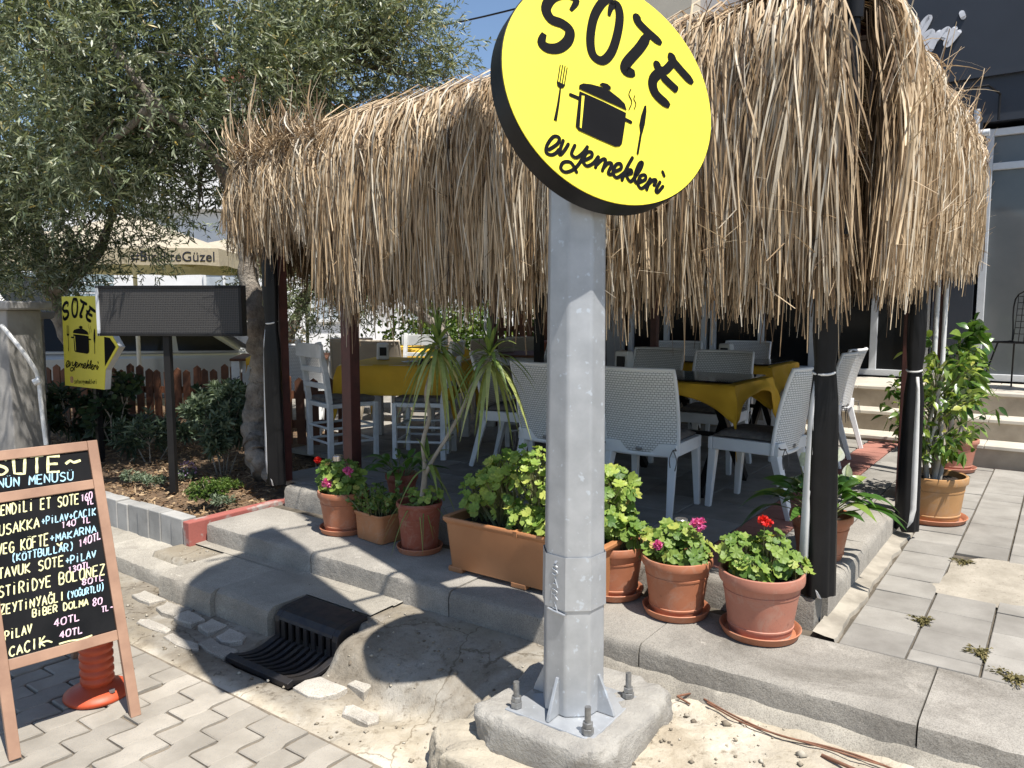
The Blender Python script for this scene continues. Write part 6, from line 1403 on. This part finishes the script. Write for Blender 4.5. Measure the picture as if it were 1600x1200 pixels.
LW = {'s':[[(3,4),(1,4),(1,2.4),(3,1.8),(2.6,0),(.6,0)]],'o':[[(2,4),(.4,2),(2,0),(3.6,2),(2,4)]],'t':[[(2,6),(2,.4),(3,0)],[(.6,4),(3.4,4)]],'e':[[(.5,2),(3.5,2.2),(2,4),(.5,2),(1.6,0),(3.4,.6)]],'v':[[(.4,4),(2,0),(3.6,4)]],'y':[[(.4,4),(2,.6)],[(3.6,4),(1.2,-2)]],'m':[[(.2,0),(.2,4)],[(.2,3),(1.4,4),(2,0)],[(2,3),(3.2,4),(3.8,0)]],'k':[[(.6,0),(.6,6)],[(3.4,4),(.8,1.8),(3.6,0)]],'l':[[(1.6,6),(1.8,0)]],'r':[[(.8,0),(.8,4)],[(.8,2.6),(3,4)]],'i':[[(1.8,0),(1.8,4)],[(1.7,5.6),(1.9,5.8)]]}
for i, chh in enumerate(s_):
    for stn in LW[chh]: I.stroke([(p0[0]+(p1[0]-p0[0])*(i+q[0]*.2)/len(s_), p0[1]+(p1[1]-p0[1])*i/len(s_)+q[1]*hh/6) for q in stn], .007, smooth=False)
I.build('account_lettering', M['ink'], af)
I = Ink(A3((0,0),-.0047), (1,0,0), (0,0,1), (0,-1,0), .001); c0 = onarrow(453,772); g_ = .022
I.stroke([(c0[0]+g_*math.copysign(min(1,abs(math.cos(a))*1.3),math.cos(a)), c0[1]+g_*math.copysign(min(1,abs(math.sin(a))*1.3),math.sin(a))) for a in [6.2832*i/24 for i in range(24)]], .009, False, closed=True); I.stroke([(c0[0]+g_*.42*math.cos(a), c0[1]+g_*.42*math.sin(a)) for a in [6.2832*i/16 for i in range(16)]], .007, False, closed=True); I.disc((c0[0]+g_*.58,c0[1]+g_*.58), .004)
I.build('camera_badge', mat('magenta_ink', (.42,.05,.25), (.50,.14,.10), .5, scale=30, bstr=0), af)
mb = MB(); q = onarrow(552,820); mb.box((q[0],.075,.45), (.05,.05,.95)); mb.build('post', M['black_metal'], asn, bevel=.003)
# concrete posts at the far left, with a pipe
cm = mat('weathered_concrete', (.36,.345,.32), (.22,.21,.195), .9, scale=4, bscale=50, bstr=.4)
t = thing('concrete_pillar', 'grey concrete pillar with flat cap at the left edge behind the chalkboard', 'pillar', ond(14,700,6.2), R(-12)); t.location.z = .1
mb = MB()
for x in (-.16,.0,.155): mb.box((x,0,.74), (.148,.34,1.48))
mb.build('shaft', cm, t, bevel=.01); mb = MB(); mb.box((.0,0,1.515), (.60,.44,.07)); mb.build('cap', cm, t, bevel=.015)
t = thing('concrete_pillar', 'narrower concrete pillar with wider cap beside the arrow sign', 'pillar', ond(54,690,6.9), R(-12)); t.location.z = .1
mb = MB(); mb.box((0,0,.70), (.17,.2,1.40)); mb.build('shaft', cm, t, bevel=.01); mb = MB(); mb.box((0,0,1.43), (.30,.30,.07), taper=1.1); mb.build('cap', cm, t, bevel=.015)
t = thing('drain_hose', 'pale bent pipe running down beside the concrete pillars', 'pipe', ond(2,508,5.9)); b = t.location.copy()
mb = MB(); mb.tube(catmull([d_(2,508,5.9)-b,d_(30,542,5.9)-b,d_(50,570,5.95)-b,d_(60,592,6.0)-b,d_(64,630,6.0)-b,d_(72,695,6.0)-b]), .017, 8); mb.build('pipe', M['white_edge'], t, smooth=60); mb = MB(); mb.tube([d_(52,598,5.97)-b,d_(62,594,5.99)-b], .026, 8); mb.build('pipe_joint', M['white_edge'], t, smooth=40)
# picket fence
def pickets(label, p0, p1, h, n):
    t = thing('picket_fence', label, 'fence', p0, 0, 'brown picket fences'); p0 = Vector(p0); p1 = Vector(p1); d = (p1-p0); L = d.length; d.normalize(); nn = Vector((-d.y, d.x, 0))
    for i in range(n):
        mb = MB(); mb.cur = random.random(); c = d*(L*(i+.5)/n); hh = h*random.uniform(.95,1.04); w = .075; tl = Vector((random.uniform(-.02,.02),0,0))
        mb.prism([c-d*w/2, c+d*w/2, c+d*w/2+tl+Vector((0,0,hh-.03)), c+tl+Vector((0,0,hh)), c-d*w/2+tl+Vector((0,0,hh-.03))], nn*.02); mb.build('picket', M['fence_wood'], t)
    for z in (h*.3, h*.72):
        mb = MB(); mb.bar(nn*.035+Vector((0,0,z)), nn*.035+d*L+Vector((0,0,z)), .03, .07); mb.build('rail', M['fence_wood'], t)
pickets('long brown picket fence in front of the parked silver car', Vector((-5.3,8.3,.05)), Vector((-2.6,8.1,.05)), .93, 26)
pickets('short brown picket fence behind the left curtain and chair', Vector((-2.05,6.75,ZT)), Vector((-1.45,6.75,ZT)), .62, 5)
pickets('brown picket fence far behind near the dim chairs', Vector((-.2,10.6,.05)), Vector((2.0,10.6,.05)), 1.75, 22)
# umbrella
ub = ond(222,660,10.0); t = thing('garden_umbrella', 'square beige garden umbrella with printed valance behind the olive trees', 'umbrella', (ub.x, ub.y, 0), R(6))
bei = leafmat('beige_canvas', [(0,(.50,.44,.35)),(1,(.60,.53,.43))], .85, .25)
mb = MB(); s = 1.42; zb, zv, zt_ = 2.26, 2.06, 2.78; q = [(-s,-s),(s,-s),(s,s),(-s,s)]
vs = []; k = 8
for i in range(k): f = i/(k-1); vs += [(x*(1-f*.97), y*(1-f*.97), zb + (zt_-zb)*f**.9 - .05*math.sin(f*3.14)) for x, y in q]
mb.add(vs, [(i*4+j, i*4+(j+1)%4, (i+1)*4+(j+1)%4, (i+1)*4+j) for i in range(k-1) for j in range(4)]); mb.build('canopy', bei, t)
mb = MB(); n = 14; vs = []
for j in range(4):
    a, b = Vector((*q[j],0)), Vector((*q[(j+1)%4],0)); o = len(vs)
    for i in range(n+1): p = a+(b-a)*i/n; vs += [(p.x*1.003,p.y*1.003,zb),(p.x*1.01,p.y*1.01,zv+.02*abs(math.sin(i*.9)))]
mb.add(vs, [(o_*2*(n+1)+2*i, o_*2*(n+1)+2*i+1, o_*2*(n+1)+2*i+3, o_*2*(n+1)+2*i+2) for o_ in range(4) for i in range(n)]); va = mb.build('valance', bei, t)
mb = MB(); mb.tube([(0,0,0),(0,0,2.74)], .027, 10); mb.build('pole', M['white_edge'], t, smooth=40); 
mb = MB(); mb.tube([(0,0,0),(0,0,.08)], .25, 20); mb.build('base', cm, t)
def text(s, size, parent, loc, rot, m):
    c = bpy.data.curves.new('valance_lettering', 'FONT'); c.body = s; c.size = size; c.align_x = 'CENTER'; c.extrude = .002; c.materials.append(m)
    o0 = bpy.data.objects.new('tmp', c); COL.objects.link(o0); dg = bpy.context.evaluated_depsgraph_get(); me = bpy.data.meshes.new_from_object(o0.evaluated_get(dg)); bpy.data.objects.remove(o0); o = bpy.data.objects.new('valance_lettering', me); COL.objects.link(o); o.parent = parent; o.location = loc; o.rotation_euler = rot; return o
text('#BirlikteGüzel', .155, va, (.94,-s*1.0081-.004,2.115), (R(90)-.05,0,0), mat('navy_print', (.012,.015,.035), None, .7, bstr=0))
t = dup(t, (ub.x+1.7, ub.y+1.9, .12), R(-10), 'second beige umbrella behind the tree trunk at the left of the thatch'); t['group'] = 'beige umbrellas'
for c in list(t.children_recursive):
    if c.name.startswith('valance_lettering'): bpy.data.objects.remove(c)
# parked cars
def car(label, loc, rotz, m, L=4.5, Hh=1.55, group='cars parked behind the garden'):
    t = thing('parked_car', label, 'car', loc, rotz, group); w = .88
    low = [(-L/2,.35),(-L/2-.02,.70),(-L/2+.12,.95),(L/2-1.15,.98),(L/2-.15,.86),(L/2,.62),(L/2-.02,.32)]
    mb = MB(); mb.prism([(x,-w,z) for x, z in low], (0,2*w,0)); b = mb.build('body', m, t, bevel=.07, seg=3)
    cab = [(-L/2+.10,.93),(-L/2+.35,Hh-.06),(-L/2+.9,Hh),(L/2-2.15,Hh-.02),(L/2-1.25,.95)]
    mb = MB(); n = len(cab); v0 = [(x, -w*.97 if z < 1 else -w*.78, z) for x, z in cab]; mb.add(v0+[(x,-y,z) for x,y,z in v0], [tuple(range(n-1,-1,-1)), tuple(range(n,2*n))]+[(i,(i+1)%n,n+(i+1)%n,n+i) for i in range(n)]); cb = mb.build('cabin', m, t, bevel=.05, seg=3)
    def sd(x, z): f = (z-.95)/(Hh-.95); return -w*(.97-.19*f)-.012
    for a in (((-L/2+.30,1.0),(-L/2+.50,Hh-.12),(-L/2+1.0,Hh-.09),(-L/2+1.05,1.0)),((-L/2+1.14,1.0),(-L/2+1.10,Hh-.09),(-.15,Hh-.09),(-.05,1.0)),((.04,1.0),(-.06,Hh-.09),(L/2-2.2,Hh-.10),(L/2-1.45,1.0))):
        for sgn in (1,-1):
            mb = MB(); mb.prism([(x, sd(x,z)*sgn, z) for x, z in a], (0,-.004*sgn,0)); mb.build('side_window', M['dark_glass'], t)
    mb = MB(); mb.add([(L/2-1.28,-w*.88,.985),(L/2-1.28,w*.88,.985),(L/2-2.08,w*.72,Hh-.06),(L/2-2.08,-w*.72,Hh-.06)], [(0,1,2,3)]); o = mb.build('windscreen', M['dark_glass'], t); o.location = (.035,0,.03)
    for x in (-L/2+.8, L/2-.85):
        for sgn in (-1,1):
            mb = MB(); mb.lathe([(.20,-.10),(.31,-.10),(.33,-.06),(.33,.06),(.31,.10),(.20,.10)], 28, closed=True); o = mb.build('wheel', M['black_paint'], t, smooth=40); o.location = (x, sgn*(w-.08), .33); o.rotation_euler = (R(90),0,0)
            mb = MB(); mb.lathe([(.02,-.03),(.20,-.06),(.20,.06),(.02,.03)], 20); mb.build('rim', M['alu'], o, smooth=40)
    for y in (-.6,.6): 
        mb = MB(); mb.box((L/2-.05,y,.74), (.12,.36,.14)); mb.build('headlight', M['white_edge'], t, bevel=.03)
        mb = MB(); mb.box((-L/2+.0,y*1.1,.82), (.1,.22,.2)); mb.build('tail_light', mat('red_lamp', (.35,.02,.02), None, .3), t, bevel=.03)
    return t
silver = mat('silver_paint', (.30,.315,.33), (.28,.295,.31), .3, .35, bstr=0, spec=.6); blue = mat('blue_paint', (.035,.07,.14), (.03,.06,.13), .25, .2, bstr=0)
car('silver estate car parked behind the brown picket fence', Vector((-4.6,11.2,.02)), R(4), silver)
car('dark blue car parked behind the silver car by the white wall', Vector((-7.2,15.0,.02)), R(8), blue, 4.4, 1.5)
car('white van parked far left behind the concrete pillars', Vector((-9.4,14.0,.02)), R(2), M['white_wall'], 4.8, 2.2)
# white house behind
hs = thing('white_house', 'white rendered house with red tiled gable behind the olive trees', 'building', (-6.0,19.5,0), R(3))
mb = MB(); mb.prism([(-9,0,0),(6.4,0,0),(6.4,0,4.0),(-9,0,4.0)], (0,6,0)); mb.build('wall', M['white_wall'], hs)
mb = MB(); mb.prism([(-3.2,-.3,4.0),(2.6,-.3,4.0),(2.6,-.3,5.6),(.1,-.3,7.4),(-3.2,-.3,5.6)], (0,5,0)); mb.build('gable', M['white_wall'], hs)
rt_ = mat('rust_tiles', (.30,.12,.07), (.22,.085,.05), .8, scale=12, bscale=20, bstr=.4)
mb = MB(); mb.bar((-3.5,2.2,5.5),(.1,2.2,7.5), 5.6,.14, up=(0,0,1)); mb.build('roof', rt_, hs); mb = MB(); mb.bar((2.9,2.2,5.5),(.13,2.2,7.5), 5.6,.14); mb.build('roof', rt_, hs)
for x in (-1.2,1.4,3.9,5.3):
    mb = MB(); mb.box((x,-.02,1.9), (.9,.08,1.2)); w_ = mb.build('window', mat('pale_pane', (.42,.46,.49), None, .15, bstr=0), hs)
    for q in ((x,1.27,1.0,.07),(x,2.53,1.0,.07)): mb = MB(); mb.box((q[0],-.05,q[1]),(q[2],.12,q[3])); mb.build('frame', M['white_edge'], w_)
    for xx in (x-.47,x,x+.47): mb = MB(); mb.box((xx,-.05,1.9),(.06,.11,1.19)); mb.build('frame', M['white_edge'], w_)
t = thing('shop_shutter', 'grey green roller shutter on the wall behind the pillars', 'shutter', ond(82,560,15.5), R(2)); t.location.z = .0
for i in range(15): mb = MB(); mb.box((0,-.02*(i%2),.1+i*.21), (2.6,.06,.19)); mb.build('slat', mat('shutter_paint', (.30,.36,.36), (.25,.30,.30), .5, bstr=0), t, bevel=.02)
# green hedge and red canopy beyond the tables
def bigbush(name, label, loc, rx, ry, rz, n, m, seed, ll, lw, group=None, z0=.0):
    g = np.random.default_rng(seed); t = thing(name, label, 'hedge' if name=='hedge' else 'tree', loc, 0, group)
    cen = g.normal(size=(40,3)); cen = unit(cen)*g.uniform(.3,.95,(40,1))*np.array([rx,ry,rz]) + np.array([0,0,z0+rz]); c = cen[g.integers(40,size=n)]; P = c + g.normal(size=(n,3))*min(rx,rz)*.2; P = P[P[:,2] > .02]; n = len(P)
    V, F, rr = leaves(P, g.normal(size=(n,3)), g.uniform(ll[0],ll[1],n), lw, np.clip(g.normal(.5,.25,n),0,1), 2, .1, [.5,1,.2], g.normal(size=(n,3))); npmesh('foliage', V, F, m, t, rr)
    mb = MB(); 
    for i in range(7): e = cen[i]; mb.tube([(e[0]*.15,e[1]*.15,0),(e[0]*.5,e[1]*.5,e[2]*.55),tuple(e)], [.05,.035,.012], 6)
    mb.build('trunk', M['bark'], t, smooth=60)
HDG = leafmat('bright_hedge_leaf', [(0,(.03,.07,.012)),(.5,(.10,.17,.03)),(1,(.26,.33,.07))], .5, .3)
bigbush('hedge', 'light green leafy hedge behind the tables left of the grey post', (-.75,11.8,0), 1.2,.5,1.0, 5200, HDG, 71, (.06,.10), .045, 'hedges behind the terrace')
bigbush('hedge', 'taller green hedge directly behind the grey post', (1.1,12.2,0), 1.3,.5,1.5, 6000, HDG, 72, (.06,.10), .045, 'hedges behind the terrace')
bigbush('background_tree', 'dark tree beyond the fence behind the thatch', (2.2,16,0), 2.0,1.2,2.4, 7000, DKL, 73, (.09,.15), .06)
t = thing('red_canopy', 'small red canopy glimpsed through the straw fringe', 'awning', (.15,10.4,0), R(4))
rc = mat('red_canvas', (.60,.03,.03), (.5,.025,.025), .8, bstr=0)
mb = MB(); mb.prism([(-.55,0,2.18),(.55,0,2.18),(.5,.3,2.42),(-.5,.3,2.42)], (0,.02,.0)); mb.build('canvas', rc, t); mb = MB(); mb.box((0,-.01,2.12),(1.1,.015,.1)); mb.build('valance', rc, t)
for x in (-.5,.5): mb = MB(); mb.tube([(x,.3,0),(x,.3,2.4)], .02, 8); mb.build('pole', M['white_edge'], t, smooth=40)
# overhead cable
cb = thing('overhead_cable', 'black overhead cable crossing the sky left of the round sign', 'cable', (0,0,0)); A_, B_ = d_(560,62,14), d_(1010,-45,11)
mb = MB(); mb.tube([A_+(B_-A_)*(i/16) - Vector((0,0,.10*math.sin(3.1416*i/16))) for i in range(17)], .014, 6); mb.build('cable', M['black_paint'], cb, smooth=60)
A_, B_ = d_(560,62,14), d_(-300,200,16); mb = MB(); mb.tube([A_+(B_-A_)*(i/8) for i in range(9)], .014, 6); mb.build('cable', M['black_paint'], cb, smooth=60)
# weeds in the joints, wire and twigs on the ground
for i, (px, py, s, lab) in enumerate(((1442,972,.05,'dry weed in the pavement joint nearest the kerb corner'),(1530,1022,.055,'brown weed in the kerb joint left of the larger one'),(1585,1062,.075,'largest brown green weed at the right edge of the kerb'),(1500,745,.05,'weed in the pavement joint near the ficus pot'),(1505,880,.05,'dry grass at the edge of the cement patch'))):
    b = onz(px, py, ZS); t = thing('weed', lab, 'weed', b, random.random()*6, 'weeds in the pavement'); n = 260; s *= .85
    a = rng.uniform(0,6.28,n); q = rng.uniform(0,1,n)**.7*s*(.55+.45*np.sin(a*3+i)+.25*np.sin(a*7)); P = np.stack([q*np.cos(a)*1.4, q*np.sin(a), rng.uniform(.002,.018,n)],-1); D = np.stack([np.cos(a),np.sin(a),rng.uniform(-.1,.6,n)],-1)
    V, F, r = leaves(P, D, rng.uniform(.008,.02,n), .006, rng.random(n), 2, .3, [.6,1,.3]); npmesh('foliage', V, F, leafmat('dry_weed_%d' % i, [(0,(.10,.085,.03)),(.6,(.16,.14,.05)),(1,(.24,.19,.09))], .8, .15), t, r)
t = thing('rusty_wire', 'thin rusty wire lying on the sand along the kerb foot', 'wire', (0,0,0)); rust = mat('rust', (.26,.12,.07), (.16,.08,.05), .8, .2, scale=40)
mb = MB(); mb.tube(catmull([onz(x,y,.125) for x,y in ((1100,1092),(1150,1120),(1215,1148),(1290,1166),(1350,1184),(1420,1212))]), .0035, 6); mb.tube(catmull([onz(x,y,.128) for x,y in ((1105,1098),(1160,1129),(1230,1152),(1300,1172),(1380,1196))]), .003, 6); mb.build('wire', rust, t, smooth=60)
t = thing('twig', 'short brown stick on the sand near the bottom edge', 'twig', (0,0,0)); mb = MB(); mb.tube([onz(1284,1180,.12), onz(1330,1200,.125), onz(1400,1228,.13)], [.006,.006,.004], 6); mb.build('stick', rust, t, smooth=60)
t = thing('dry_twig', 'dry twig with a bit of debris on the concrete footing', 'twig', (0,0,0)); mb = MB(); mb.tube([onz(1058,1088,.11), onz(1078,1100,.11)], .004, 5); mb.tube([onz(1058,1088,.112), onz(1082,1083,.125), onz(1090,1090,.115)], .004, 5); mb.build('stick', rust, t, smooth=60)
